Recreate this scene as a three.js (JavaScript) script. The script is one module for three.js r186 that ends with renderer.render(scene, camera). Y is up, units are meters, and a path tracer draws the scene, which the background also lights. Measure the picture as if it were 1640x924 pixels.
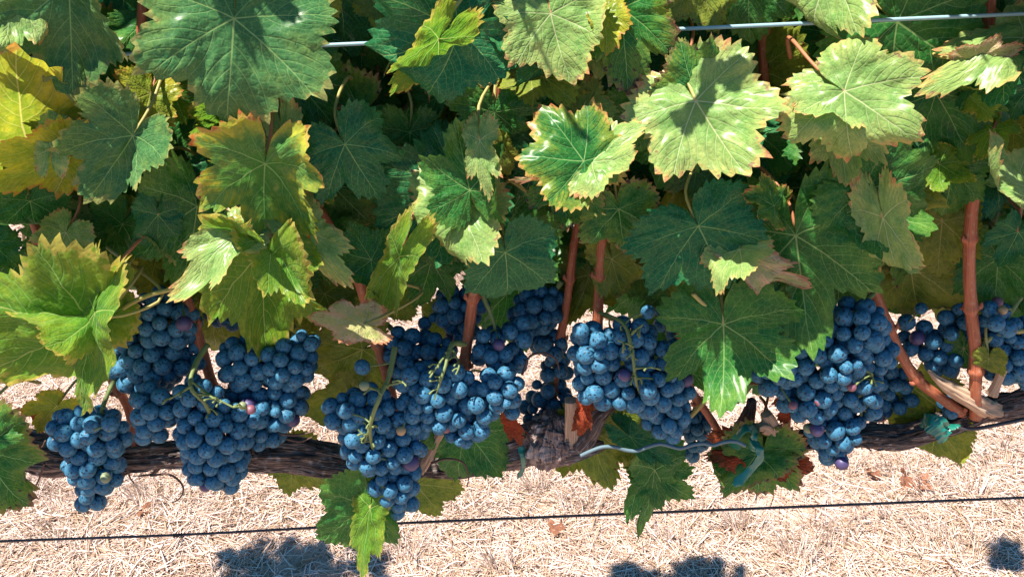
import * as THREE from 'three';
import { mergeGeometries } from 'three/addons/utils/BufferGeometryUtils.js';
import { createNoise3D } from 'simplex-noise';

// ---------------------------------------------------------------- camera, sky, sun, exposure
const scene = new THREE.Scene();
const renderer = new THREE.WebGLRenderer({ antialias: true });
renderer.setSize(1024, 576);
renderer.toneMapping = THREE.LinearToneMapping;
renderer.toneMappingExposure = 2.95;
renderer.shadowMap.enabled = true;

const R = Math.PI / 180, PITCH = 28 * R, F = 1283;
const camera = new THREE.PerspectiveCamera(39.6, 1640 / 924, 0.05, 200);
camera.position.set(0, 1.45, 0.63);
camera.lookAt(0, 1.45 - Math.sin(PITCH), 0.63 - Math.cos(PITCH));
camera.updateMatrixWorld();

const SUN = new THREE.Vector3(-0.38, 1, 0.19).normalize();
const sun = new THREE.DirectionalLight(new THREE.Color().setRGB(1.0, 0.93, 0.82), 5);
sun.target.position.set(0, 0.8, -0.5);
sun.position.copy(SUN).multiplyScalar(8).add(sun.target.position);
sun.castShadow = true;
sun.shadow.mapSize.set(4096, 4096);
Object.assign(sun.shadow.camera, { left: -3, right: 3, top: 3, bottom: -3, near: 0.5, far: 20 });
scene.add(sun, sun.target);
{
  const w = 128, h = 64, d = new Float32Array(w * h * 4);
  for (let y = 0; y < h; y++) for (let x = 0; x < w; x++) {
    const el = Math.max(0, Math.sin(((y + 0.5) / h - 0.5) * Math.PI)), k = Math.pow(1 - el, 3), i = (y * w + x) * 4;
    d[i] = 0.09 + 0.34 * k; d[i + 1] = 0.37 + 0.30 * k; d[i + 2] = 0.80 + 0.08 * k; d[i + 3] = 1;
  }
  const t = new THREE.DataTexture(d, w, h, THREE.RGBAFormat, THREE.FloatType);
  t.mapping = THREE.EquirectangularReflectionMapping; t.magFilter = THREE.LinearFilter; t.needsUpdate = true;
  scene.background = t; scene.environment = t;
  scene.backgroundIntensity = 0.38; scene.environmentIntensity = 0.38;
}

// ---------------------------------------------------------------- helpers
let seed = 20240;
const rnd = () => { seed = (seed + 0x6d2b79f5) | 0; let t = Math.imul(seed ^ (seed >>> 15), 1 | seed); t = (t + Math.imul(t ^ (t >>> 7), 61 | t)) ^ t; return ((t ^ (t >>> 14)) >>> 0) / 4294967296; };
const rr = (a, b) => a + (b - a) * rnd();
const noise = createNoise3D(rnd);
const fbm = (x, y, z = 0) => noise(x, y, z) * 0.55 + noise(x * 2.1, y * 2.1, z + 7) * 0.28 + noise(x * 4.3, y * 4.3, z + 13) * 0.17;
const V = (x, y, z) => new THREE.Vector3(x, y, z);
const CR = V(1, 0, 0), CU = V(0, Math.cos(PITCH), -Math.sin(PITCH)), CF = V(0, -Math.sin(PITCH), -Math.cos(PITCH));
// the point seen at pixel (px, py) of the 1640 x 924 photograph on the upright plane z (the row of vines stands on z = 0)
function at(px, py, z = 0) {
  const d = CF.clone().addScaledVector(CR, (px - 820) / F).addScaledVector(CU, (462 - py) / F);
  return camera.position.clone().addScaledVector(d, (z - camera.position.z) / d.z);
}
function onGround(px, py, y = 0) {
  const d = CF.clone().addScaledVector(CR, (px - 820) / F).addScaledVector(CU, (462 - py) / F);
  return camera.position.clone().addScaledVector(d, (y - camera.position.y) / d.y);
}
const mm = (px, py, z, n) => n * (at(px, py, z).sub(camera.position).dot(CF)) / F;   // n pixels there, in metres
const names = {};
const numbered = (n) => { const k = names[n] = (names[n] ?? -1) + 1; return k ? n + '_' + String(k).padStart(3, '0') : n; };
function shadows(o) { o.castShadow = o.receiveShadow = true; return o; }
function mesh(name, geometry, material, parent) { const m = shadows(new THREE.Mesh(geometry, material)); m.name = parent ? name : numbered(name); (parent || scene).add(m); return m; }
function tag(o, label, category, group, kind) { o.userData.label = label; if (category) o.userData.category = category; if (group) o.userData.group = group; if (kind) o.userData.kind = kind; return o; }
function thing(name, position, label, category, group) { const g = new THREE.Group(); g.name = numbered(name); g.position.copy(position); scene.add(g); return tag(g, label, category, group); }

function tex(w, h, fill, srgb = true) {
  const d = new Uint8Array(w * h * 4);
  for (let y = 0; y < h; y++) for (let x = 0; x < w; x++) {
    const c = fill(x / w, y / h), i = (y * w + x) * 4;
    for (let k = 0; k < 3; k++) { const v = Math.max(0, Math.min(1, c[k])); d[i + k] = 255 * (srgb ? (v < 0.0031308 ? v * 12.92 : 1.055 * Math.pow(v, 1 / 2.4) - 0.055) : v); }
    d[i + 3] = 255;
  }
  const t = new THREE.DataTexture(d, w, h); t.wrapS = t.wrapT = THREE.RepeatWrapping; t.magFilter = THREE.LinearFilter;
  if (srgb) t.colorSpace = THREE.SRGBColorSpace; t.needsUpdate = true; return t;
}
const mixc = (a, b, t) => { t = Math.max(0, Math.min(1, t)); return [a[0] + (b[0] - a[0]) * t, a[1] + (b[1] - a[1]) * t, a[2] + (b[2] - a[2]) * t]; };
const sst = (a, b, x) => { const t = Math.max(0, Math.min(1, (x - a) / (b - a))); return t * t * (3 - 2 * t); };
const std = (o) => new THREE.MeshStandardMaterial(o);

// tube along a polyline of points with a radius for each of its own samples; shape(angle, along, metres) scales the radius
function tube(points, radius, opt = {}) {
  const curve = points.length > 2 || opt.smooth ? new THREE.CatmullRomCurve3(points, false, 'centripetal') : new THREE.LineCurve3(...points);
  const n = opt.n ?? 24, m = opt.m ?? 7, len = curve.getLength(), fr = curve.computeFrenetFrames(n, false);
  const pos = [], uv = [], idx = [], rad = typeof radius === 'function' ? radius : Array.isArray(radius) ? (t) => { const k = t * (radius.length - 1), i = Math.min(radius.length - 2, Math.floor(k)); return radius[i] + (radius[i + 1] - radius[i]) * (k - i); } : () => radius;
  for (let i = 0; i <= n; i++) {
    const t = i / n, p = curve.getPointAt(t), r0 = rad(t);
    for (let j = 0; j <= m; j++) {
      const a = (j % m) / m * Math.PI * 2, r = r0 * (opt.shape ? opt.shape(a, t, t * len) : 1);
      const q = p.clone().addScaledVector(fr.normals[i], Math.cos(a) * r).addScaledVector(fr.binormals[i], Math.sin(a) * r);
      pos.push(q.x, q.y, q.z); uv.push(j / m, t * len);
    }
  }
  for (let i = 0; i < n; i++) for (let j = 0; j < m; j++) { const a = i * (m + 1) + j, b = a + m + 1; idx.push(a, a + 1, b, b, a + 1, b + 1); }
  for (const [ring, flip] of [[0, 1], [n, 0]]) {            // closed ends
    const c = pos.length / 3, p = curve.getPointAt(ring / n); pos.push(p.x, p.y, p.z); uv.push(0.5, ring ? len : 0);
    for (let j = 0; j < m; j++) { const a = ring * (m + 1) + j; flip ? idx.push(c, a + 1, a) : idx.push(c, a, a + 1); }
  }
  const g = new THREE.BufferGeometry();
  g.setAttribute('position', new THREE.Float32BufferAttribute(pos, 3)); g.setAttribute('uv', new THREE.Float32BufferAttribute(uv, 2)); g.setIndex(idx); g.computeVertexNormals();
  return seam(g, n, m);
}
function seam(g, n, m) {                                     // one normal on both sides of the tube's seam
  const N = g.attributes.normal;
  for (let i = 0; i <= n; i++) { const a = i * (m + 1), b = a + m, v = V(N.getX(a) + N.getX(b), N.getY(a) + N.getY(b), N.getZ(a) + N.getZ(b)).normalize(); N.setXYZ(a, v.x, v.y, v.z); N.setXYZ(b, v.x, v.y, v.z); }
  return g;
}
const px3 = (list, z) => list.map(([x, y, dz = 0]) => at(x, y, z + dz));

// ---------------------------------------------------------------- leaf shape, colour and deformation
const RP = [[0, 1.0], [13, 0.9], [29, 0.77], [40, 0.83], [51, 0.92], [64, 0.82], [81, 0.68], [94, 0.74], [107, 0.78], [124, 0.7], [148, 0.6], [164, 0.47], [174, 0.27], [180, 0.07]];
function R0(th) {
  const d = Math.abs(((th / R + 540) % 360) - 180);
  for (let i = 1; i < RP.length; i++) if (d <= RP[i][0]) { const t = (d - RP[i - 1][0]) / (RP[i][0] - RP[i - 1][0]); return RP[i - 1][1] + (RP[i][1] - RP[i - 1][1]) * (t * t * (3 - 2 * t) * 0.5 + t * 0.5); }
  return 0.07;
}
function makeOutline(lobed, teeth) {
  const th = [], rad = [], k0 = rnd() * 100;
  const n = 44;
  for (let i = 0; i < n; i++) {
    const a0 = -Math.PI + (i / n) * 2 * Math.PI, w = 2 * Math.PI / n, jit = rr(-0.22, 0.22) * w;
    const big = i % 4 === 0 ? 1.35 : rr(0.55, 1.0);
    for (const [f, amp] of [[0, -0.4], [0.26, 0.4], [0.52, 1], [0.72, 0.35]]) {
      const a = a0 + (f - 0.5) * w + (f === 0.5 ? jit : jit * 0.4);
      const dd = Math.abs(((a / R + 540) % 360) - 180);
      const sinus = Math.exp(-(((dd - 29) / 9) ** 2)) * 0.22 + Math.exp(-(((dd - 81) / 10) ** 2)) * 0.2;
      const fade = sst(180, 158, dd);
      th.push(a); rad.push(Math.max(0.05, R0(a) * (1 - lobed * sinus) * (1 + 0.06 * noise(Math.cos(a) * 1.3, Math.sin(a) * 1.3, k0)) + teeth * amp * big * fade));
    }
  }
  return { th, rad };
}
const OUT = [makeOutline(0.35, 0.055), makeOutline(1.1, 0.06), makeOutline(0.1, 0.05), makeOutline(0.75, 0.062), makeOutline(0.25, 0.056), makeOutline(0.5, 0.05), makeOutline(1.3, 0.058), makeOutline(0.9, 0.066)];
const OUTLOW = [0, 1].map((k) => ({ th: OUT[k].th.filter((_, i) => i % 2 === 0), rad: OUT[k].rad.filter((_, i) => i % 2 === 0) }));
const US = 2.4, UX = 1.2, UY = 0.95;
// the veins of a leaf: [points, width] in leaf units, the midrib along +y
const VEINS = [];
{
  const vr = (() => { let s = 77; return () => { s = (s * 16807) % 2147483647; return s / 2147483647; }; })();
  const mains = [[0, 0.97, 1], [50, 0.88, 0.85], [-51, 0.88, 0.85], [106, 0.74, 0.7], [-107, 0.74, 0.7], [150, 0.5, 0.45], [-150, 0.5, 0.45]];
  for (const [deg, len, w] of mains) {
    const pts = [], bend = -Math.sign(deg) * 0.10;
    const P = (t) => { const a = deg * R + bend * (t - 0.3) * 1.2; return [Math.sin(a) * len * t, Math.cos(a) * len * t]; };
    for (let i = 0; i <= 10; i++) pts.push(P(i / 10));
    VEINS.push([pts, 0.02 * w]);
    if (Math.abs(deg) > 140) continue;
    for (const s of [-1, 1]) for (let k = 0; k < 5; k++) {
      const t = 0.22 + k * 0.155 + (s > 0 ? 0.07 : 0), p = P(t), a = deg * R + s * (47 - k * 2) * R, l = (1 - t) * len * (0.72 - (Math.abs(deg) > 90 ? 0.1 : 0)) + 0.05, q = [];
      for (let i = 0; i <= 6; i++) { const u = i / 6, aa = a - s * u * 0.35; q.push([p[0] + Math.sin(aa) * l * u, p[1] + Math.cos(aa) * l * u]); }
      VEINS.push([q, 0.0105 * w]);
    }
  }
}
function cells(x, y, k) {                                   // distance to the border between two cells of an uneven net
  const ix = Math.floor(x), iy = Math.floor(y); let a = 9, b = 9;
  for (let j = -1; j < 2; j++) for (let i = -1; i < 2; i++) { const h = Math.sin((ix + i) * 127.1 + (iy + j) * 311.7 + k) * 43758.5, h2 = Math.sin((ix + i) * 269.5 + (iy + j) * 183.3 + k) * 43758.5, d = Math.hypot(ix + i + 0.5 + 0.8 * (h - Math.floor(h) - 0.5) - x, iy + j + 0.5 + 0.8 * (h2 - Math.floor(h2) - 0.5) - y); if (d < a) { b = a; a = d; } else if (d < b) b = d; }
  return b - a;
}
function drawVeins(ctx, S, style, k = 1, minw = 0) {
  ctx.lineCap = 'round';
  for (const [pts, w] of VEINS) {
    if (w < minw) continue;
    for (let i = 1; i < pts.length; i++) {
      ctx.strokeStyle = style(w); ctx.lineWidth = Math.max(0.7, S / US * w * k * (1.15 - 0.8 * i / pts.length));
      ctx.beginPath(); ctx.moveTo((pts[i - 1][0] + UX) / US * S, (1 - (pts[i - 1][1] + UY) / US) * S); ctx.lineTo((pts[i][0] + UX) / US * S, (1 - (pts[i][1] + UY) / US) * S); ctx.stroke();
    }
  }
}
const toS = (v) => Math.round(255 * (v < 0.0031308 ? v * 12.92 : 1.055 * Math.pow(Math.min(1, v), 1 / 2.4) - 0.055));
function leafMap(p, S = 640) {
  const cv = document.createElement('canvas'); cv.width = cv.height = S;
  const ctx = cv.getContext('2d'), im = ctx.createImageData(S, S), zz = p.seed * 3.7;
  for (let y = 0; y < S; y++) for (let x = 0; x < S; x++) {
    const lx = (x / S) * US - UX, ly = (1 - y / S) * US - UY, r = Math.hypot(lx, ly), e = r / Math.max(0.1, R0(Math.atan2(lx, ly)));
    const n1 = fbm(lx * 2.2, ly * 2.2, zz), n2 = fbm(lx * 9, ly * 9, zz + 5), n3 = noise(lx * 40, ly * 40, zz);
    let c = mixc(p.base, p.base2, 0.5 + 0.7 * n1 + 0.25 * n2);
    c = mixc(c, p.blotch, (p.yellow ?? 0) * sst(0.35, 1.05, e + 0.45 * n1 + 0.18 * n2 + (p.yoff ?? 0)));
    if (p.margin) c = mixc(c, p.margin, sst(1 - p.mw, 1 - p.mw * 0.45, e + 0.16 * n1 + 0.10 * n2) * (p.ms ?? 1));
    if (p.margin2) c = mixc(c, p.margin2, sst(0.98, 1.04, e + 0.14 * n2 + 0.2 * n1 - 0.06) * 0.8);
    if (p.spots) { const s = noise(lx * 7, ly * 7, zz + 30) + 0.35 * noise(lx * 19, ly * 19, zz + 40) + (e - 0.85) * 1.3; c = mixc(c, p.spotc, sst(p.spots, p.spots + 0.12, s)); }
    c = mixc(c, p.vein, 0.22 * sst(0.14, 0.02, cells(lx * 15, ly * 15, 3)) + 0.10 * sst(0.2, 0.03, cells(lx * 38, ly * 38, 8)));
    const k = 1 + 0.10 * n3 + 0.10 * n2, i = (y * S + x) * 4;
    im.data[i] = toS(c[0] * k); im.data[i + 1] = toS(c[1] * k); im.data[i + 2] = toS(c[2] * k); im.data[i + 3] = 255;
  }
  ctx.putImageData(im, 0, 0);
  if (p.yellow > 0.3) { const b = p.base.map(toS); for (const k of [9, 6, 4, 2.5]) drawVeins(ctx, S, () => `rgba(${b[0]},${b[1]},${b[2]},0.09)`, k); }   // green stays longest along the veins
  const v = p.vein.map(toS);
  drawVeins(ctx, S, (w) => `rgba(${v[0]},${v[1]},${v[2]},${w > 0.012 ? 0.95 : 0.62})`, 0.72);
  for (let i = 0; i < (p.dust ?? 60); i++) {                // specks of dust and spray residue
    const a = rnd() * 6.28, q = Math.sqrt(rnd()) * 0.85; ctx.fillStyle = `rgba(190,205,190,${rr(0.15, 0.5)})`;
    ctx.beginPath(); ctx.arc((Math.sin(a) * q + UX) / US * S, (1 - (Math.cos(a) * q + UY) / US) * S, rr(0.5, 1.5), 0, 7); ctx.fill();
  }
  const t = new THREE.CanvasTexture(cv); t.colorSpace = THREE.SRGBColorSpace; return t;
}
const leafBump = (() => {
  const S = 640, cv = document.createElement('canvas'); cv.width = cv.height = S; const ctx = cv.getContext('2d'), im = ctx.createImageData(S, S);
  for (let y = 0; y < S; y++) for (let x = 0; x < S; x++) { const lx = x / S * US, ly = y / S * US, v = 130 + 40 * noise(lx * 8, ly * 8, 3) + 55 * sst(0, 0.5, cells(lx * 15, ly * 15, 3)) + 14 * noise(lx * 40, ly * 40, 1), i = (y * S + x) * 4; im.data[i] = im.data[i + 1] = im.data[i + 2] = v; im.data[i + 3] = 255; }
  ctx.putImageData(im, 0, 0);
  drawVeins(ctx, S, () => 'rgba(90,90,90,0.25)', 3); drawVeins(ctx, S, () => 'rgba(70,70,70,0.4)', 1.8); drawVeins(ctx, S, () => 'rgba(50,50,50,0.7)', 0.8);
  return new THREE.CanvasTexture(cv);
})();
const G = { vein: [0.24, 0.36, 0.12], base: [0.010, 0.105, 0.018], base2: [0.03, 0.165, 0.024], blotch: [0.34, 0.34, 0.03] };
const LEAFP = {
  dark: { ...G, seed: 1, yellow: 0.15, yoff: -0.25 },
  teal: { ...G, seed: 2, base: [0.006, 0.10, 0.036], base2: [0.018, 0.145, 0.046] },
  light: { ...G, seed: 3, base: [0.13, 0.28, 0.06], base2: [0.23, 0.36, 0.10], blotch: [0.4, 0.4, 0.12], yellow: 0.5, spots: 0.86, spotc: [0.26, 0.14, 0.08], margin: [0.42, 0.32, 0.10], mw: 0.07, ms: 0.8, margin2: [0.42, 0.12, 0.06], vein: [0.46, 0.5, 0.26] },
  mid: { ...G, seed: 12, base: [0.03, 0.125, 0.038], base2: [0.06, 0.175, 0.055], yellow: 0.2, yoff: -0.2, margin: [0.3, 0.25, 0.08], mw: 0.04, ms: 0.6 },
  redrim: { ...G, seed: 4, yellow: 0.6, yoff: -0.08, margin: [0.42, 0.26, 0.06], mw: 0.07, margin2: [0.38, 0.06, 0.03] },
  half: { ...G, seed: 11, base: [0.05, 0.16, 0.03], base2: [0.08, 0.2, 0.035], yellow: 0.9, yoff: -0.05, spots: 0.92, spotc: [0.2, 0.07, 0.03], blotch: [0.42, 0.37, 0.03], margin: [0.42, 0.28, 0.06], mw: 0.05, margin2: [0.4, 0.08, 0.03] },
  glow: { ...G, seed: 10, base: [0.06, 0.22, 0.012], base2: [0.14, 0.3, 0.015], yellow: 0.4, margin: [0.4, 0.34, 0.06], mw: 0.04, vein: [0.42, 0.5, 0.14] },
  yellow: { ...G, seed: 5, base: [0.16, 0.27, 0.02], base2: [0.34, 0.38, 0.025], blotch: [0.5, 0.43, 0.03], yellow: 0.8, margin: [0.45, 0.22, 0.04], mw: 0.05, vein: [0.55, 0.5, 0.14] },
  spot: { ...G, seed: 6, yellow: 0.35, margin: [0.2, 0.17, 0.05], mw: 0.08, spots: 0.66, spotc: [0.055, 0.02, 0.025], margin2: [0.22, 0.06, 0.05] },
  olive: { ...G, seed: 7, base: [0.09, 0.15, 0.015], base2: [0.15, 0.2, 0.02], yellow: 0.3, spots: 0.85, spotc: [0.13, 0.05, 0.02], vein: [0.33, 0.33, 0.1] },
  dry: { ...G, seed: 8, base: [0.42, 0.055, 0.015], base2: [0.24, 0.03, 0.015], blotch: [0.4, 0.15, 0.06], yellow: 0.4, vein: [0.3, 0.12, 0.06], spots: 0.5, spotc: [0.12, 0.04, 0.03] },
  brown: { ...G, seed: 13, base: [0.33, 0.13, 0.075], base2: [0.22, 0.085, 0.05], vein: [0.3, 0.15, 0.08], blotch: [0.4, 0.2, 0.12], yellow: 0.4 },
  pink: { ...G, seed: 9, base: [0.3, 0.34, 0.1], base2: [0.45, 0.36, 0.2], blotch: [0.58, 0.36, 0.26], yellow: 0.9, margin: [0.45, 0.2, 0.1], mw: 0.1, vein: [0.5, 0.4, 0.25], spots: 0.6, spotc: [0.3, 0.14, 0.09] },
};
const LM = {};
for (const k in LEAFP) {
  const dry = k === 'dry' || k === 'brown';
  LM[k] = new THREE.MeshPhysicalMaterial({ name: 'leaf_' + k, map: leafMap(LEAFP[k]), bumpMap: leafBump, bumpScale: dry ? 0.003 : 0.0009, roughness: 1, transmission: dry ? 0.25 : k === 'yellow' || k === 'glow' ? 0.55 : 0.38, thickness: 0, specularIntensity: 0.1, clearcoat: dry ? 0.05 : 0.36, clearcoatRoughness: 0.3, side: THREE.DoubleSide });
}
const petioleMat = std({ color: new THREE.Color().setRGB(0.28, 0.24, 0.07), roughness: 0.6 });
const petioleRed = std({ color: new THREE.Color().setRGB(0.3, 0.11, 0.045), roughness: 0.6 });

function bend(p, q0, n, ang, w) {                            // bends what lies past the line through q0 across n upwards by ang, over the width w
  const s = (p.x - q0[0]) * n[0] + (p.y - q0[1]) * n[1];
  if (s <= 0) return;
  const k = ang / w, c = Math.min(s, w), ex = s - c, a = k * c, z = p.z;
  const s2 = Math.sin(a) / k + ex * Math.cos(a) - z * Math.sin(a), z2 = (1 - Math.cos(a)) / k + ex * Math.sin(a) + z * Math.cos(a);
  p.x += (s2 - s) * n[0]; p.y += (s2 - s) * n[1]; p.z = z2;
}
function leafGeometry(outline, L, width, deform, rings) {
  const { th, rad } = outline, m = th.length, pos = [0, 0, 0], uv = [UX / US, UY / US], idx = [], p = V(0, 0, 0);
  p.set(0, 0, 0); deform(p, 0, 0); pos[0] = p.x * L; pos[1] = p.y * L; pos[2] = p.z * L;
  for (let k = 1; k <= rings; k++) {
    const e = Math.pow(k / rings, 0.85), sharp = Math.pow(k / rings, 3);
    for (let j = 0; j < m; j++) {
      const base = R0(th[j]) * 0.96, r = e * (base + (rad[j] - base) * sharp), x = Math.sin(th[j]) * r, y = Math.cos(th[j]) * r;
      uv.push((x + UX) / US, (y + UY) / US);
      p.set(x * width, y, 0); deform(p, e, th[j]); pos.push(p.x * L, p.y * L, p.z * L);
    }
  }
  for (let j = 0; j < m - 1; j++) idx.push(0, 2 + j, 1 + j);   // the basal sinus stays open between the last and the first sample
  for (let k = 1; k < rings; k++) for (let j = 0; j < m - 1; j++) { const a = 1 + (k - 1) * m + j, b = a + m; idx.push(a, a + 1, b, b, a + 1, b + 1); }
  const g = new THREE.BufferGeometry();
  g.setAttribute('position', new THREE.Float32BufferAttribute(pos, 3)); g.setAttribute('uv', new THREE.Float32BufferAttribute(uv, 2)); g.setIndex(idx); g.computeVertexNormals();
  return g;
}
// base and tip of the midrib, the way the upper face points, then { fold: [screen left, screen right], droop, wave, bends: [x, y, dx, dy, degrees, width], out, w }
function buildLeaf(B, T, normal, o = {}) {
  const mid = T.clone().sub(B), L = mid.length(); mid.normalize();
  const nz = normal.clone().addScaledVector(mid, -normal.dot(mid)).normalize(), nx = mid.clone().cross(nz);
  const left = nx.dot(CR) < 0 ? 1 : -1, [fl, fr] = o.fold ?? [12, 12], ph = rnd() * 6.28, ph2 = rnd() * 6.28, k0 = rnd() * 99, wave = o.wave ?? 0.06, droop = o.droop ?? 14;
  const local = (px, py) => {                               // where the sight line through a pixel of the photograph meets the plane of the leaf
    const d = CF.clone().addScaledVector(CR, (px - 820) / F).addScaledVector(CU, (462 - py) / F), t = B.clone().sub(camera.position).dot(nz) / d.dot(nz), q = camera.position.clone().addScaledVector(d, t).sub(B);
    return [q.dot(nx) / L, q.dot(mid) / L];
  };
  const bends = (o.bends ?? []).map(([x, y, dx, dy, a, w]) => { const p = local(x, y), q = local(x + dx, y + dy), n = [q[0] - p[0], q[1] - p[1]], l = Math.hypot(...n); return [p, [n[0] / l, n[1] / l], a * R, w ?? 0.2]; });
  if (!o.low) for (let i = 0; i < 3; i++) {                    // lobes and margins curl their own way
    const a = rr(-2.3, 2.3), n = [Math.sin(a), Math.cos(a)], d = R0(a) * rr(0.42, 0.75);
    bends.push([[n[0] * d, n[1] * d], n, (rnd() < 0.55 ? -1 : 1) * rr(15, o.droop !== undefined && o.droop <= 6 ? 40 : 75) * R, 0.22]);
  }
  const f1 = (left > 0 ? fl : fr) * R, f2 = (left > 0 ? fr : fl) * R;
  const sa = rr(0.84, 1.12), sb = rr(0.84, 1.12), skew = rr(-0.12, 0.12);
  const deform = (p, e, a) => {
    p.x = p.x * (p.x > 0 ? sa : sb) + skew * p.y * p.y;
    const e2 = e * e;
    p.z += wave * e2 * (Math.sin(a * 3 + ph) * 0.8 + Math.sin(a * 7 + ph2) * 0.35 * e) + 0.07 * fbm(p.x * 1.7, p.y * 1.7, k0) * Math.min(1, e * 3) + 0.016 * noise(p.x * 6, p.y * 6, k0);
    if (droop) { bend(p, [0, 0.05], [0, 1], -droop * R, 0.8); bend(p, [0, -0.05], [0, -1], -droop * 0.8 * R, 0.5); }
    for (const b of bends) bend(p, ...b);
    if (f1) bend(p, [0.015, 0], [1, 0], f1, 0.35);
    if (f2) bend(p, [-0.015, 0], [-1, 0], f2, 0.35);
  };
  const g = leafGeometry(o.low ? OUTLOW[o.low - 1] : OUT[o.out ?? Math.floor(rnd() * OUT.length)], L, o.w ?? 1, deform, o.low ? 4 : o.rings ?? 10);
  g.applyMatrix4(new THREE.Matrix4().makeBasis(nx, mid, nz));
  return g;
}

// ---------------------------------------------------------------- ground
const soil = tex(1024, 1024, (u, v) => {
  const w = (f, z) => fbm(Math.cos(u * 6.2832) * f, Math.sin(u * 6.2832) * f, z + Math.cos(v * 6.2832) * f * 0.9) * 0.6 + 0.6 * noise(Math.sin(v * 6.2832) * f, Math.cos(u * 6.2832) * f, z + 3);
  const n = w(2.2, 1), n2 = w(11, 5), n3 = rnd();
  return mixc([0.26, 0.16, 0.12], [0.48, 0.35, 0.28], 0.5 + 0.5 * n + 0.35 * n2 + (n3 - 0.5) * 0.5);
});
{
  const g = new THREE.PlaneGeometry(60, 60, 1, 1), p = [], uv = [], idx = [];
  const fine = new THREE.PlaneGeometry(5, 5, 160, 160); fine.rotateX(-Math.PI / 2); fine.translate(0, 0, -1.9);
  const P = fine.attributes.position;
  for (let i = 0; i < P.count; i++) { const x = P.getX(i), z = P.getZ(i), f = sst(2.5, 2.2, Math.max(Math.abs(x), Math.abs(z + 1.9))); P.setY(i, 0.004 + f * (0.018 + 0.022 * fbm(x * 1.6, z * 1.6, 4) + 0.008 * fbm(x * 9, z * 9, 8))); }
  fine.computeVertexNormals();
  g.rotateX(-Math.PI / 2);
  for (const q of [fine, g]) { const A = q.attributes.position, U = q.attributes.uv; for (let i = 0; i < A.count; i++) U.setXY(i, A.getX(i) / 0.9, A.getZ(i) / 0.9); }
  tag(mesh('ground', mergeGeometries([fine, g]), std({ map: soil, roughness: 1, bumpMap: soil, bumpScale: 0.006 })), 'dry pinkish soil strewn with straw below and behind the vines', 'ground', null, 'structure');
}
const groundY = (x, z) => 0.022 + 0.022 * fbm(x * 1.6, z * 1.6, 4) + 0.008 * fbm(x * 9, z * 9, 8);
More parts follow.
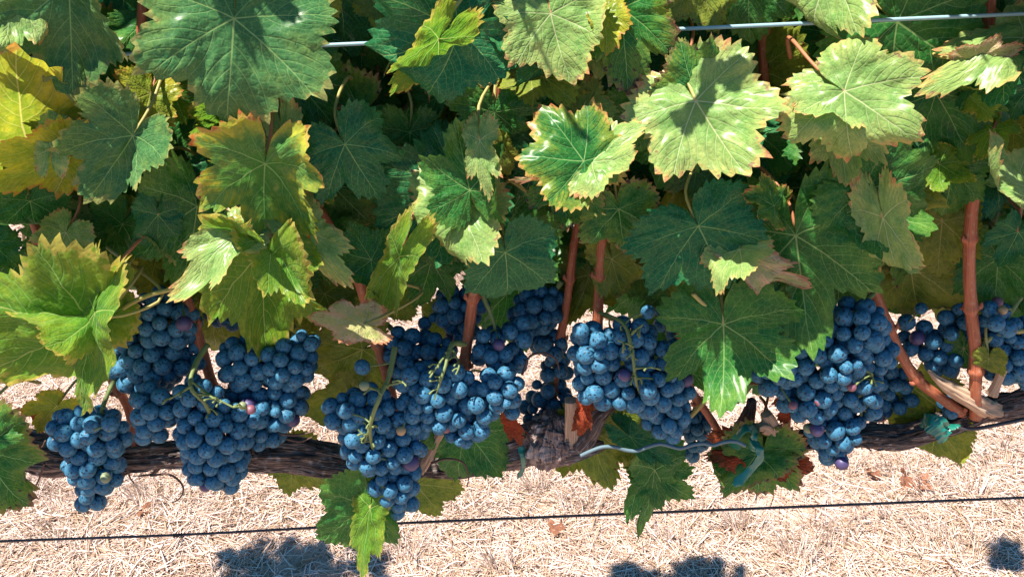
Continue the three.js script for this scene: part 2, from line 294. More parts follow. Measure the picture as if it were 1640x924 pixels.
{
  const blade = (bends) => { const pts = bends.map(([x, y, z]) => V(x, y, z)); return tube(pts, [0.5, 0.6, 0.5, 0.2], { n: 4, m: 3, smooth: true }); };
  // a unit straw lies along x; its thickness is scaled on its own
  const shapes = [
    [[-0.5, 0, 0], [-0.15, 0, 0.03], [0.2, 0, 0.02], [0.5, 0, -0.04]],
    [[-0.5, 0, 0], [-0.2, 0, -0.05], [0.2, 0, -0.02], [0.5, 0, 0.08]],
    [[-0.5, 0, 0], [-0.1, 0, 0.0], [0.25, 0, 0.0], [0.5, 0, 0.01]],
  ];
  const mat = std({ color: 0xffffff, roughness: 0.75 });
  const make = (bendPts) => {                                 // geometry with the tube radius in units of one millimetre, the length in metres x 0.1
    return tube(bendPts.map(([x, y, z]) => V(x * 0.1, y, z * 0.1)), [0.0008, 0.0011, 0.0010, 0.0004], { n: 5, m: 3, smooth: true });
  };
  const tint = () => { const t = rnd(); const c = t < 0.5 ? mixc([0.54, 0.40, 0.335], [0.70, 0.565, 0.50], rnd()) : t < 0.8 ? mixc([0.36, 0.225, 0.155], [0.54, 0.39, 0.30], rnd()) : mixc([0.26, 0.16, 0.10], [0.4, 0.27, 0.17], rnd()); return new THREE.Color().setRGB(...c); };
  const E = new THREE.Euler(), Q = new THREE.Quaternion(), M = new THREE.Matrix4();
  const parts = shapes.map(make), lists = parts.map(() => []);
  const put = (x, y, z, yaw, pitch, s, th) => { E.set(rnd() * 6.28, yaw, pitch, 'YZX'); Q.setFromEuler(E); M.compose(V(x, y, z), Q, V(s, th, th)); lists[Math.floor(rnd() * 3)].push(M.clone()); };
  for (let i = 0; i < 140000; i++) {
    const z = -0.35 - Math.pow(rnd(), 1.25) * 2.4, x = rr(-1, 1) * (0.98 + 0.45 * -z), d = fbm(x * 2.4, z * 2.4, 50);
    if (d < -0.15 && rnd() < 0.2 + 0.9 * -d) continue;
    put(x, groundY(x, z) + rr(0, 0.014) + Math.max(0, d) * 0.02 * rnd(), z, rnd() * 6.28, rr(-0.25, 0.25), rr(0.25, 1.1) * (rnd() < 0.12 ? 1.6 : 1), rnd() < 0.12 ? rr(1.4, 2.2) : rr(0.45, 1.2));
  }
  for (let i = 0; i < 15000; i++) { const z = -2.6 - rnd() * 4.5, x = rr(-1, 1) * (1.2 + 0.45 * -z); put(x, 0.012 + (z > -4.3 ? 0.02 : 0) + rr(0, 0.02), z, rnd() * 6.28, rr(-0.3, 0.3), rr(0.7, 2), rr(1.2, 2.4)); }
  const dead = [[1350, 765], [1480, 800], [1600, 760], [240, 800], [860, 800], [930, 830], [1330, 860], [1180, 860], [480, 790], [760, 830], [60, 800], [1550, 800], [1420, 840], [640, 895], [90, 880]];
  for (let c = 0; c < 100; c++) {                              // tufts of standing dead grass
    const q = c < dead.length ? onGround(...dead[c]) : V(rr(-1.4, 1.4), 0, rr(-2.6, -0.6));
    const n = rr(40, 90), spread = rr(0.02, 0.06), lean = rnd() * 6.28;
    for (let i = 0; i < n; i++) { const a = rnd() * 6.28, d = spread * Math.sqrt(rnd()), s = rr(0.4, 1.0), pit = rr(0.35, 1.35), x = q.x + Math.cos(a) * d, z = q.z + Math.sin(a) * d, yaw = a * 0.6 + lean * 0.4 + rr(-0.6, 0.6); put(x + Math.cos(yaw) * Math.cos(pit) * s * 0.05, groundY(x, z) + Math.sin(pit) * s * 0.05, z - Math.sin(yaw) * Math.cos(pit) * s * 0.05, yaw, pit, s, rr(0.5, 1.1)); }
  }
  const grass = new THREE.Group(); grass.name = 'dry_grass'; scene.add(grass); tag(grass, 'pale dry straw and dead grass covering the ground', 'dry grass', null, 'stuff');
  lists.forEach((l, k) => { const im = shadows(new THREE.InstancedMesh(parts[k], mat, l.length)); im.name = 'straw'; im.userData.kind = 'stuff'; l.forEach((m, i) => { im.setMatrixAt(i, m); im.setColorAt(i, tint()); }); grass.add(im); });
}

// ---------------------------------------------------------------- wires
const wireMat = std({ color: new THREE.Color().setRGB(0.075, 0.125, 0.15), roughness: 0.7, metalness: 0 });
const darkWire = std({ color: new THREE.Color().setRGB(0.055, 0.05, 0.055), roughness: 0.5, metalness: 0.6 });
function wire(name, pts, z, r, mat, label, extra) {
  const p = px3(pts, z), c = p[0].clone(), parts = [tube(p.map((q) => q.sub(c)), r, { n: pts.length * 10, m: 8 })];
  if (extra) parts.push(...extra(c));
  const t = mesh(name, parts.length > 1 ? mergeGeometries(parts) : parts[0], mat); t.position.copy(c);
  return tag(t, label, 'wire');
}
const topWire = std({ color: new THREE.Color().setRGB(0.2, 0.32, 0.36), roughness: 0.6 });
wire('trellis_wire', [[-300, 109], [240, 85], [560, 70.6], [1100, 46], [1640, 22], [2000, 6]], 0.045, 0.0014, topWire, 'grey steel wire across the leaves near the top of the row');
wire('trellis_wire', [[-500, 889], [0, 867], [290, 856.5], [620, 839], [1000, 823], [1640, 797], [2100, 778]], -0.03, 0.0015, darkWire, 'thin dark wire stretched below the grapes in front of dry ground', (c) => {
  const k = [], o = at(286, 857, -0.03).sub(c); for (let i = 0; i < 30; i++) { const a = i * 0.85; k.push(V(o.x - 0.006 + i * 0.0004, o.y + Math.cos(a) * 0.0024, o.z + Math.sin(a) * 0.0024)); }
  return [tube(k, 0.0007, { n: 120, m: 5 })];
});
wire('cordon_wire', [[930, 730], [945, 723], [965, 716], [985, 716], [1003, 721], [1020, 722], [1040, 715], [1058, 711], [1075, 715], [1090, 718], [1108, 713], [1126, 710], [1142, 713], [1160, 708], [1178, 707], [1194, 714]], 0.056, 0.0017, wireMat, 'wavy bluish wire between the knobbly cordon end and the green tie');
wire('cordon_wire', [[1490, 668], [1530, 684], [1560, 687], [1590, 682], [1620, 676], [1660, 668], [1760, 660]], 0.018, 0.0019, darkWire, 'wavy dark wire hanging below the right end of the cordon');

// ---------------------------------------------------------------- the two vines: wood
const bark = tex(512, 512, (u, v) => {
  const a = Math.cos(u * 6.2832), b = Math.sin(u * 6.2832), w = v * 6.2832;
  const f = noise(a * 5, b * 5, Math.sin(w) * 0.8) * 0.6 + noise(a * 14, b * 14, Math.cos(w) * 1.2) * 0.5, g = noise(a * 1.5, b * 1.5, Math.sin(w) * 2.2 + 9);
  return mixc(mixc([0.06, 0.04, 0.037], [0.29, 0.21, 0.185], 0.5 + 0.8 * f), [0.4, 0.37, 0.37], sst(0.1, 0.9, g + 0.3 * f) * 0.7);
});
bark.repeat.set(1, 9);
const barkBump = tex(512, 512, (u, v) => { const a = Math.cos(u * 6.2832), b = Math.sin(u * 6.2832), w = v * 6.2832, f = 0.5 + 0.3 * noise(a * 8, b * 8, Math.sin(w) * 1.2) + 0.25 * noise(a * 22, b * 22, Math.cos(w) * 2); return [f, f, f]; }, false);
barkBump.repeat.set(1, 9);
const barkMat = std({ map: bark, bumpMap: barkBump, bumpScale: 0.008, roughness: 0.95 });
const caneTex = tex(128, 512, (u, v) => {
  const a = Math.cos(u * 6.2832), b = Math.sin(u * 6.2832), f = noise(a * 6, b * 6, v * 3) * 0.6 + noise(a * 16, b * 16, v * 6) * 0.4, g = noise(a, b, v * 22);
  return mixc(mixc([0.17, 0.036, 0.015], [0.40, 0.12, 0.052], 0.5 + 0.7 * f), [0.3, 0.17, 0.10], sst(0.2, 0.9, g) * 0.6);
});
caneTex.repeat.set(1, 7);
const caneMat = std({ map: caneTex, bumpMap: caneTex, bumpScale: 0.0012, roughness: 0.6 });
const spurTex = tex(128, 256, (u, v) => { const a = Math.cos(u * 6.2832), b = Math.sin(u * 6.2832), f = noise(a * 7, b * 7, v * 3) * 0.6 + noise(a * 18, b * 18, v * 7) * 0.4; return mixc([0.22, 0.13, 0.08], [0.5, 0.35, 0.24], 0.5 + 0.7 * f); });
spurTex.repeat.set(1, 9);
const spurMat = std({ map: spurTex, bumpMap: spurTex, bumpScale: 0.002, roughness: 0.85 });
const tendrilMat = std({ color: new THREE.Color().setRGB(0.07, 0.035, 0.025), roughness: 0.8 });

const vines = [
  thing('grapevine', V(-0.35, 0, 0), 'grapevine with the thick dark cordon on the left and its knobbly end mid-row', 'grapevine'),
  thing('grapevine', V(0.45, 0, 0), 'grapevine on the right with grey cordon tied by green tape', 'grapevine'),
];
const under = (name, g, m, vine) => { g.translate(-vine.position.x, -vine.position.y, -vine.position.z); return mesh(name, g, m, vine); };
// gnarled wood along pixels [x, y, radius, dz]
function wood(vine, name, list, z, mat, rough = 1, n = 160, m = 44) {
  const pts = list.map(([x, y, , dz = 0]) => at(x, y, z + dz)), rad = list.map(([x, y, r, dz = 0]) => mm(x, y, z + dz, r)), k = rnd() * 50, tw = rr(0.4, 1.6) * (rnd() < 0.5 ? -1 : 1);
  return under(name, tube(pts, rad, { n, m, shape: (a, t, s) => {
    const b = a + tw * s, rid = noise(Math.cos(b) * 2.6, Math.sin(b) * 2.6, s * 5 + k), fine = noise(Math.cos(b) * 7, Math.sin(b) * 7, s * 9 + k), lump = noise(Math.cos(a) * 0.7, Math.sin(a) * 0.7, s * 16 + k), crack = Math.abs(noise(Math.cos(b) * 4.4, Math.sin(b) * 4.4, s * 6 + k + 20));
    return 1 + rough * (0.15 * rid + 0.13 * fine + 0.17 * lump - 0.22 * sst(0.16, 0, crack));
  } }), mat, vine);
}
wood(vines[0], 'cordon', [[-260, 742, 40], [-120, 728, 34], [-20, 715, 28], [40, 720, 29], [100, 730, 33], [180, 733, 30], [260, 729, 23], [330, 726, 22], [400, 728, 20], [460, 727, 25], [520, 736, 28], [580, 745, 27], [650, 748, 20], [720, 742, 18], [790, 728, 22], [850, 712, 30], [890, 705, 36]], -0.005, barkMat, 1, 300, 56);
{ // the burl at the cordon's end
  const g = new THREE.SphereGeometry(1, 120, 90), P = g.attributes.position, U = g.attributes.uv, c = at(888, 704, 0.008), rx = mm(888, 704, 0, 50);
  for (let i = 0; i < P.count; i++) {
    const x = P.getX(i), y = P.getY(i), z = P.getZ(i), ring = Math.hypot(x * 0.9 + 0.25, y * 1.1) * 2 + 0.5 * noise(x * 1.5, y * 1.5, z * 1.5), rid = Math.abs(noise(ring * 2.2, x * 1.6, y * 1.6 + z));
    const r = 1 + 0.16 * noise(x * 1.3, y * 1.3, z * 1.3 + 4) + 0.09 * noise(x * 3.2, y * 3.2, z * 3.2) - 0.13 * sst(0.16, 0, rid) + 0.02 * noise(x * 7, y * 7, z * 7);
    P.setXYZ(i, c.x + x * r * rx * 1.08, c.y + y * r * rx * 0.95, c.z + z * r * rx * 0.72); U.setXY(i, U.getX(i), U.getY(i) * 0.06);
  }
  g.computeVertexNormals(); under('knot', g, std({ map: bark, bumpMap: barkBump, bumpScale: 0.0025, roughness: 0.95 }), vines[0]);
}
wood(vines[0], 'spur', [[905, 716, 26], [930, 716, 24], [952, 716, 14], [968, 714, 6]], 0.014, barkMat, 1.1, 60, 40);
wood(vines[0], 'trunk', [[-330, 745, 38], [-345, 850, 40], [-360, 1100, 46], [-370, 2400, 60]], -0.005, barkMat, 1, 100, 36);
wood(vines[0], 'spur', [[915, 705, 16], [916, 680, 14], [915, 655, 11], [914, 640, 10]], 0.02, spurMat, 0.9, 40, 24);
wood(vines[0], 'spur', [[925, 712, 20], [945, 690, 16], [962, 664, 12], [985, 648, 7], [1000, 643, 4]], 0.024, barkMat, 1.5, 60, 30);
wood(vines[0], 'spur', [[672, 752, 11], [684, 728, 12], [695, 706, 11], [704, 690, 8]], 0.03, spurMat, 1.2, 40, 24);
wood(vines[1], 'cordon', [[1150, 712, 12], [1185, 712, 18], [1230, 712, 15], [1280, 706, 14], [1340, 702, 15], [1400, 697, 17], [1440, 700, 18], [1475, 694, 20], [1510, 682, 17], [1550, 668, 20], [1590, 654, 28], [1640, 646, 31], [1720, 640, 34], [1840, 640, 36]], -0.005, barkMat, 1.2, 300, 50);
wood(vines[1], 'trunk', [[1830, 640, 34], [1850, 760, 38], [1860, 1100, 44], [1870, 2400, 56]], -0.005, barkMat, 1, 100, 36);
wood(vines[1], 'spur', [[1180, 712, 14], [1190, 690, 13], [1200, 660, 9], [1205, 640, 7]], -0.01, barkMat, 1.4, 40, 24);
wood(vines[1], 'spur', [[1488, 594, 2], [1500, 606, 9], [1525, 622, 13], [1555, 640, 15], [1585, 652, 14, -0.012], [1610, 658, 8, -0.03]], 0.018, spurMat, 1.3, 60, 28);
wood(vines[1], 'spur', [[1608, 590, 7], [1604, 600, 6.5], [1598, 614, 7], [1590, 632, 9]], 0.03, spurMat, 0.5, 30, 20);
wood(vines[1], 'spur', [[1228, 662, 9], [1236, 676, 11], [1240, 694, 11], [1246, 710, 9]], 0.022, spurMat, 1.4, 40, 24);
wood(vines[1], 'spur', [[1214, 686, 4], [1224, 684, 9], [1234, 690, 8]], 0.026, spurMat, 1.6, 30, 20);
// loose strips of bark
for (const [vine, x0, x1, path] of [[vines[0], 0, 760, (x) => [x, x < 250 ? 730 : x < 400 ? 727 : x < 600 ? 738 : 744, x < 250 ? 34 : 23]], [vines[1], 1170, 1640, (x) => [x, 712 - Math.max(0, x - 1440) * 0.3 - (x - 1170) * 0.03, 17]]]) {
  const strips = [];
  for (let i = 0; i < 60; i++) {
    const x = rr(x0, x1), len = rr(18, 80), off = rr(-1, 1), pts = [];
    for (let k = 0; k <= 5; k++) { const [qx, qy, r] = path(x + len * k / 5); pts.push(at(qx, qy + off * r * 0.95 + Math.sin(k * 1.3 + i) * 1.6, -0.005 + mm(qx, qy, 0, r) * (Math.sqrt(Math.max(0, 1 - off * off)) * 0.98 + 0.05 + (k === 5 || k === 0 ? rr(0, 0.25) : 0)))); }
    strips.push(tube(pts, [0.0004, rr(0.0008, 0.0018), rr(0.0008, 0.0018), 0.0003], { n: 14, m: 4 }));
  }
  const m = under('bark', mergeGeometries(strips), barkMat, vine); m.userData.kind = 'stuff';
}
// shoots: [vine, z, [x, y, dz]..., radius in pixels from base to top]
function shoot(vine, z, pts, r0, r1, node = 62) {
  const p = px3(pts, z), ra = mm(pts[0][0], pts[0][1], z, r0 * 0.7), rb = mm(pts[0][0], pts[0][1], z, r1 * 0.7), step = mm(pts[0][0], pts[0][1], z, node), k = rnd(), kk = rnd() * 40;
  const stalk = tube(p, (t) => ra + (rb - ra) * t, { n: 220, m: 20, shape: (a, t, s) => { const d = (((s / step + k) % 1) - 0.5) * step; return 1 + 0.36 * Math.exp(-((d / 0.0036) ** 2)) + 0.10 * Math.exp(-(((d - 0.006) / 0.007) ** 2)) - 0.07 * Math.exp(-(((d + 0.005) / 0.002) ** 2)) + 0.07 * noise(Math.cos(a) * 1.5, Math.sin(a) * 1.5, s * 22 + kk) + 0.05 * noise(Math.cos(a) * 5, Math.sin(a) * 5, s * 6 + kk); } });
  const curve = new THREE.CatmullRomCurve3(p, false, 'centripetal'), len = curve.getLength(), list = [stalk];
  for (let i = 0, side = 1; ; i++, side = -side) {              // a bud and the stub of a fallen petiole at each node
    const s = (i + 0.5 - k) * step; if (s > len) break; if (s < 0) continue;
    const q = curve.getPointAt(s / len), T = curve.getTangentAt(s / len), out = V(side, 0, 0.5).addScaledVector(T, -side * T.x).normalize(), r = ra + (rb - ra) * s / len;
    list.push(tube([q.clone().addScaledVector(out, r * 0.6), q.clone().addScaledVector(out, r * 1.5).addScaledVector(T, 0.002), q.clone().addScaledVector(out, r * 1.75).addScaledVector(T, 0.006)], [0.0026, 0.0025, 0.0004], { n: 8, m: 8 }));
    list.push(tube([q.clone().addScaledVector(out, -r * 0.6), q.clone().addScaledVector(out, -r * 1.7)], [0.0016, 0.0012], { n: 3, m: 7, smooth: true }));
  }
  under('shoot', mergeGeometries(list), caneMat, vine);
}
shoot(vines[0], 0.0, [[354, 722, -0.005], [345, 640], [330, 585], [312, 525], [293, 465], [262, 380], [248, 318], [235, 240], [225, 120], [230, -60]], 12, 8, 120);
shoot(vines[0], -0.02, [[218, 722, 0.015], [205, 655], [185, 620], [165, 580], [120, 500], [85, 420], [55, 360], [30, 250], [20, 80], [30, -60]], 10, 8, 130);
shoot(vines[0], -0.01, [[645, 742, 0.0], [625, 625], [610, 570], [592, 510], [570, 440], [520, 350], [490, 300], [470, 200], [465, 60], [470, -60]], 12, 8, 130);
shoot(vines[0], 0.01, [[736, 738, -0.015], [742, 600], [752, 520], [762, 440], [772, 370], [782, 295], [790, 220], [800, 130], [806, 40], [808, -80]], 12, 9, 115);
shoot(vines[0], -0.03, [[884, 700, 0.02], [885, 650], [895, 560], [910, 470], [920, 390], [935, 300], [940, 180], [930, -60]], 9, 7, 100);
shoot(vines[0], -0.004, [[940, 705, 0.0], [952, 660], [956, 560], [958, 500], [963, 390], [966, 300], [985, 180], [1000, -60]], 12, 9, 110);
shoot(vines[1], -0.01, [[1160, 705], [1135, 665], [1105, 620], [1090, 540], [1085, 420], [1090, 250], [1100, -60]], 9, 8, 110);
shoot(vines[1], 0.005, [[1545, 662, -0.005], [1505, 635], [1468, 605], [1440, 560], [1415, 500], [1385, 420], [1340, 250], [1330, -60]], 12, 8, 110);
shoot(vines[1], 0.02, [[1565, 668, -0.02], [1563, 640], [1564, 570], [1556, 490], [1553, 420], [1557, 345], [1570, 240], [1580, 100], [1590, -60]], 13, 10, 118);
shoot(vines[1], -0.03, [[1260, 700], [1262, 560], [1255, 380], [1230, 200], [1215, -60]], 9, 8, 110);
// tendrils
for (const [v, pts] of [
  [0, [[72, 706], [66, 716], [52, 712], [38, 735], [28, 742], [34, 752], [48, 757]]], [0, [[70, 742], [64, 760], [58, 775], [55, 781]]],
  [0, [[205, 757], [198, 760], [194, 752], [202, 752], [208, 766], [214, 774]]], [0, [[240, 762], [270, 760], [288, 772], [293, 785], [285, 800], [275, 805]]],
  [0, [[450, 695], [470, 697], [495, 693], [502, 691]]], [0, [[458, 703], [480, 707], [500, 700]]], [0, [[690, 742], [715, 735], [740, 740], [750, 760], [748, 780]]],
  [1, [[1378, 712], [1388, 716], [1396, 722]]], [1, [[1080, 650], [1078, 668], [1070, 684], [1074, 690]]], [0, [[836, 600], [850, 570], [872, 566], [890, 575], [896, 592]]],
]) under('tendril', tube(px3(pts, 0.035), [0.0011, 0.0010, 0.0006], { n: 40, m: 6 }), tendrilMat, vines[v]);

// ---------------------------------------------------------------- leaves
// [vine, base x, y, tip x, y, z, tip nearer by, faces right, faces up, colour, options]
const N1 = (v) => v.normalize();
const HERO = [
  // top left
  [0, 109, -25, 118, 152, 0.05, 0.01, 0.0, 0.0, 'mid', { fold: [4, 40], w: 0.95, out: 2, droop: 5, bends: [[165, 60, 0.75, -0.65, 42, 0.12]] }],
  [0, 374, 30, 362, 210, 0.085, 0.03, 0.0, -0.05, 'mid', { w: 1.08, out: 0, fold: [6, 8], droop: 6 }],
  [0, 470, 122, 552, 232, 0.015, 0.0, 0.1, 0.0, 'dark', { w: 0.85, out: 2 }],
  [0, 735, 48, 588, 120, 0.075, 0.0, -0.35, -0.15, 'teal', { w: 0.9, out: 2, fold: [5, 5], droop: 20 }],
  [0, 702, 62, 630, 162, 0.085, -0.03, 0.45, -0.5, 'glow', { w: 0.4, out: 4, fold: [14, 5], droop: 4 }],
  [0, 882, 22, 905, 135, 0.07, 0.015, -0.1, 0.3, 'light', { w: 1.1, out: 0, fold: [10, 10] }],
  [0, 820, -20, 800, 112, 0.062, 0.01, 0.2, -0.3, 'teal', { w: 0.85, out: 4 }],
  [0, 962, 15, 985, 76, 0.06, 0.03, 0.2, 0.5, 'yellow', { w: 0.7, fold: [50, 40] }],
  [0, 996, 13, 1003, 145, 0.05, 0.012, 0.0, 0.1, 'spot', { w: 1.0, out: 3, fold: [4, 26] }],
  [1, 1120, -40, 1140, 48, 0.03, 0.0, 0.1, -0.5, 'olive', { w: 1.0, out: 2 }],
  [1, 1200, -40, 1195, 72, 0.02, 0.0, 0.1, 0.0, 'dark', { w: 0.9, out: 2 }],
  [1, 1330, -45, 1272, 85, 0.05, 0.015, -0.1, 0.3, 'light', { w: 1.1, out: 3, fold: [10, 14] }],
  [1, 1438, 35, 1560, 118, 0.035, 0.0, 0.0, -0.05, 'dark', { w: 1.35, out: 2, fold: [5, 5], droop: 6 }],
  [1, 1640, 60, 1480, 135, 0.055, 0.02, -0.1, 0.6, 'light', { w: 0.45, out: 3, fold: [12, 10] }],
  [1, 1560, 95, 1642, 78, 0.06, 0.01, -0.4, -0.4, 'pink', { w: 0.65, fold: [30, 30] }],
  // far left
  [0, 45, 236, -2, 92, 0.04, 0.06, 0.1, 0, 'yellow', { w: 0.9, out: 0, fold: [4, 30], droop: 4 }],
  [0, 82, 238, 92, 150, 0.07, -0.02, -0.4, 0.9, 'light', { w: 0.45, fold: [16, 10] }],
  [0, 10, -10, 18, 110, 0.06, 0.03, -0.2, 0.6, 'light', { w: 0.7, fold: [14, 14] }],
  [0, 112, 247, -8, 300, 0.055, 0.0, 0.1, -1.4, 'yellow', { w: 0.75, out: 4, fold: [10, 20], droop: 4 }],
  [0, 212, 217, 148, 318, 0.06, 0.01, 0.1, -0.1, 'mid', { w: 1.0, out: 3, fold: [4, 10], droop: 5, bends: [[206, 230, 1, 0.25, 50, 0.1]] }],
  [0, 240, 150, 220, 222, 0.03, 0.02, 0, 0.3, 'yellow', { w: 0.9, out: 1 }],
  [0, 424, 262, 412, 388, 0.085, -0.02, 0.0, 0, 'half', { w: 0.95, out: 1, fold: [2, 52], droop: 4 }],
  [0, 452, 215, 470, 330, 0.07, 0.01, -0.45, 0.4, 'light', { w: 0.4, out: 3, fold: [12, 12] }],
  [0, 552, 231, 605, 320, 0.055, 0.0, 0.05, 0.0, 'teal', { w: 1.15, out: 1, fold: [4, 4], droop: 6 }],
  [0, 728, 300, 606, 372, 0.03, 0.01, -0.1, -0.1, 'teal', { w: 1.0, out: 2, fold: [10, 5] }],
  [0, 735, 330, 692, 445, 0.06, 0.03, -0.1, 0.5, 'light', { w: 0.85, out: 4, fold: [10, 12] }],
  [0, 752, 305, 728, 195, 0.07, -0.01, -0.05, 0.0, 'dark', { w: 0.95, out: 3, fold: [5, 45] }],
  [0, 768, 225, 772, 318, 0.075, 0.02, -0.35, 0.4, 'light', { w: 0.45, fold: [10, 10] }],
  [0, 792, 180, 788, 262, 0.03, 0.0, 0, -0.05, 'dark', { w: 1.1, out: 1, fold: [4, 4] }],
  [0, 935, 258, 866, 160, 0.1, -0.015, 0.3, -0.15, 'redrim', { w: 0.9, out: 0, fold: [10, 4], droop: 5 }],
  [0, 948, 258, 1036, 188, 0.1, -0.005, -0.4, 0.45, 'light', { w: 0.8, out: 0, fold: [6, 8], droop: 5 }],
  [0, 945, 262, 822, 298, 0.09, 0.012, -0.1, -1.3, 'pink', { w: 0.32, fold: [6, 6] }],
  [0, 905, 285, 900, 368, 0.045, 0.01, 0, 0, 'spot', { w: 1.15, out: 1 }],
  [0, 991, 335, 1003, 412, 0.05, 0.0, 0.05, 0, 'spot', { w: 1.0, out: 4, fold: [4, 4] }],
  [0, 980, 415, 1000, 505, 0.0, 0.01, 0, -0.2, 'olive', { w: 0.6, out: 1 }],
  [0, 1020, 190, 1000, 270, 0.04, 0, 0, -0.1, 'dark', { w: 1.0, out: 3 }],
  [1, 1075, 215, 1060, 300, 0.035, 0.01, 0, 0.1, 'dark', { w: 0.8, out: 3 }],
  [1, 1115, 161, 1190, 290, 0.08, 0.035, 0.0, 0.25, 'light', { w: 1.05, out: 0, fold: [6, 6], droop: 6 }],
  [1, 1118, 160, 1178, 58, 0.07, 0.0, 0.1, -0.25, 'spot', { w: 1.0, out: 4, fold: [8, 6] }],
  [1, 1353, 146, 1480, 222, 0.095, 0.03, -0.1, 0.35, 'light', { w: 1.0, out: 3, fold: [8, 10] }],
  [1, 1350, 146, 1285, 180, 0.085, 0.02, 0.1, 0.3, 'light', { w: 1.15, out: 3, fold: [10, 10] }],
  [1, 1350, 195, 1348, 296, 0.06, 0.02, 0, 0.3, 'light', { w: 0.75, out: 3 }],
  [1, 1500, 150, 1560, 245, 0.025, 0, 0, -0.05, 'dark', { w: 0.95, out: 2 }],
  [1, 1645, 300, 1566, 262, 0.075, 0.02, -0.1, 0.6, 'light', { w: 0.7, out: 0, fold: [30, 10] }],
  [1, 1650, 140, 1605, 195, 0.045, 0, 0, 0, 'teal', { w: 0.9 }],
  [1, 1385, 306, 1490, 368, 0.06, 0.005, 0, -0.05, 'dark', { w: 1.0, out: 2, fold: [4, 4], droop: 6, bends: [[1400, 350, 0, 1, 50, 0.12]] }],
  [1, 1415, 350, 1447, 492, 0.075, 0.015, -0.25, 0.3, 'light', { w: 0.38, out: 3, fold: [10, 25] }],
  [1, 1119, 362, 1165, 455, 0.075, 0.01, 0.02, -0.02, 'teal', { w: 1.35, out: 2, fold: [5, 5], droop: 5 }],
  [1, 1185, 400, 1130, 456, 0.082, 0.03, -0.2, 0.6, 'light', { w: 0.7, out: 0 }],
  [1, 1190, 405, 1292, 488, 0.08, 0.02, -0.1, 0.3, 'pink', { w: 0.34, out: 3, fold: [18, 14], droop: 40 }],
  [1, 1275, 377, 1297, 556, 0.055, 0.01, 0.0, -0.02, 'dark', { w: 0.85, out: 1, fold: [4, 4], droop: 6 }],
  [1, 1385, 360, 1372, 475, 0.05, 0.02, -0.2, 0.45, 'redrim', { w: 0.4, out: 3 }],
  [1, 1240, 330, 1200, 300, 0.06, 0.02, 0, 0.3, 'redrim', { w: 0.6, out: 3 }],
  [1, 1159, 520, 1165, 655, 0.075, 0.012, 0.02, 0.0, 'dark', { w: 0.95, out: 1, fold: [4, 6], droop: 8 }],
  [0, 809, 404, 822, 502, 0.065, 0.0, 0.02, -0.05, 'teal', { w: 0.9, out: 2, fold: [4, 4], droop: 6 }],
  [0, 594, 416, 520, 400, 0.04, 0.0, 0, -0.1, 'dark', { w: 1.0, out: 2, fold: [5, 5] }],
  [0, 640, 410, 586, 530, 0.075, -0.03, -0.55, -0.5, 'glow', { w: 0.22, out: 4, fold: [20, 20] }],
  [0, 582, 520, 494, 510, 0.07, 0.02, -0.1, 0.6, 'pink', { w: 0.6, out: 3 }],
  [0, 428, 400, 402, 573, 0.06, -0.04, 0.1, 0, 'glow', { w: 0.5, out: 4, fold: [6, 14], droop: 4, bends: [[432, 450, 0.9, -0.4, 40, 0.1]] }],
  [0, 436, 385, 495, 488, 0.08, 0.025, -0.3, 0.5, 'glow', { w: 0.55, out: 0 }],
  [0, 478, 365, 553, 464, 0.07, 0.02, -0.15, 0.5, 'light', { w: 0.5, out: 3 }],
  [0, 372, 382, 272, 462, 0.08, 0.03, -0.1, 0.7, 'light', { w: 0.5, out: 3, fold: [10, 20], droop: 25 }],
  [0, 147, 518, -28, 606, 0.085, 0.0, 0.1, -1.0, 'glow', { w: 0.8, out: 2, fold: [-24, 4], droop: 4, bends: [[140, 520, 1, 0.15, -75, 0.12]] }],
  [0, 152, 505, 78, 428, 0.088, -0.035, -0.2, 0.75, 'glow', { w: 0.9, out: 2, fold: [8, 16], bends: [[150, 500, 1, 0.3, -70, 0.15]] }],
  [0, 152, 500, 108, 668, 0.094, 0.01, -0.45, 0.35, 'glow', { w: 0.36, out: 4, fold: [6, 14] }],
  [0, 47, 322, 58, 390, 0.03, 0, 0, -0.1, 'dark', { w: 1.05, out: 2 }],
  [0, 135, 322, 128, 412, -0.01, 0.01, 0, -0.3, 'olive', { w: 0.7, out: 4 }],
  [0, 245, 350, 165, 345, -0.005, 0.0, 0, -0.4, 'olive', { w: 0.6, out: 4 }],
  [0, 195, 360, 160, 430, 0.0, 0, 0, -0.05, 'dark', { w: 0.9 }],
  [0, -20, 385, 30, 430, 0.03, 0, 0, -0.1, 'dark', { w: 0.8 }],
  [0, 252, 345, 253, 415, 0.04, 0, 0.1, 0, 'teal', { w: 0.7, out: 2 }],
  [0, 315, 330, 300, 468, 0.03, 0, 0, -0.1, 'dark', { w: 0.7, out: 4 }],
  // below and between the bunches
  [0, -30, 720, 30, 830, 0.07, 0, 0.1, -0.3, 'spot', { w: 0.75, out: 4 }],
  [0, -25, 700, 35, 715, 0.065, 0, 0, -0.2, 'dark', { w: 0.75, out: 4 }],
  [0, 586, 808, 566, 905, 0.06, 0.0, 0.1, -0.2, 'dark', { w: 0.72, out: 0, fold: [4, 14], droop: 5 }],
  [0, 592, 815, 572, 926, 0.068, 0.02, -0.3, 0.4, 'glow', { w: 0.3, out: 3, fold: [8, 8], droop: 4 }],
  [0, 665, 775, 745, 785, -0.02, 0, 0, -0.5, 'olive', { w: 0.85, out: 4 }],
  [0, 745, 690, 805, 758, 0.02, 0, 0, -0.15, 'dark', { w: 0.95, out: 0 }],
  [0, 990, 650, 985, 742, -0.015, 0, 0, -0.4, 'olive', { w: 0.7, out: 2 }],
  [0, 945, 690, 965, 770, 0.0, 0, 0, -0.3, 'olive', { w: 0.8, out: 4 }],
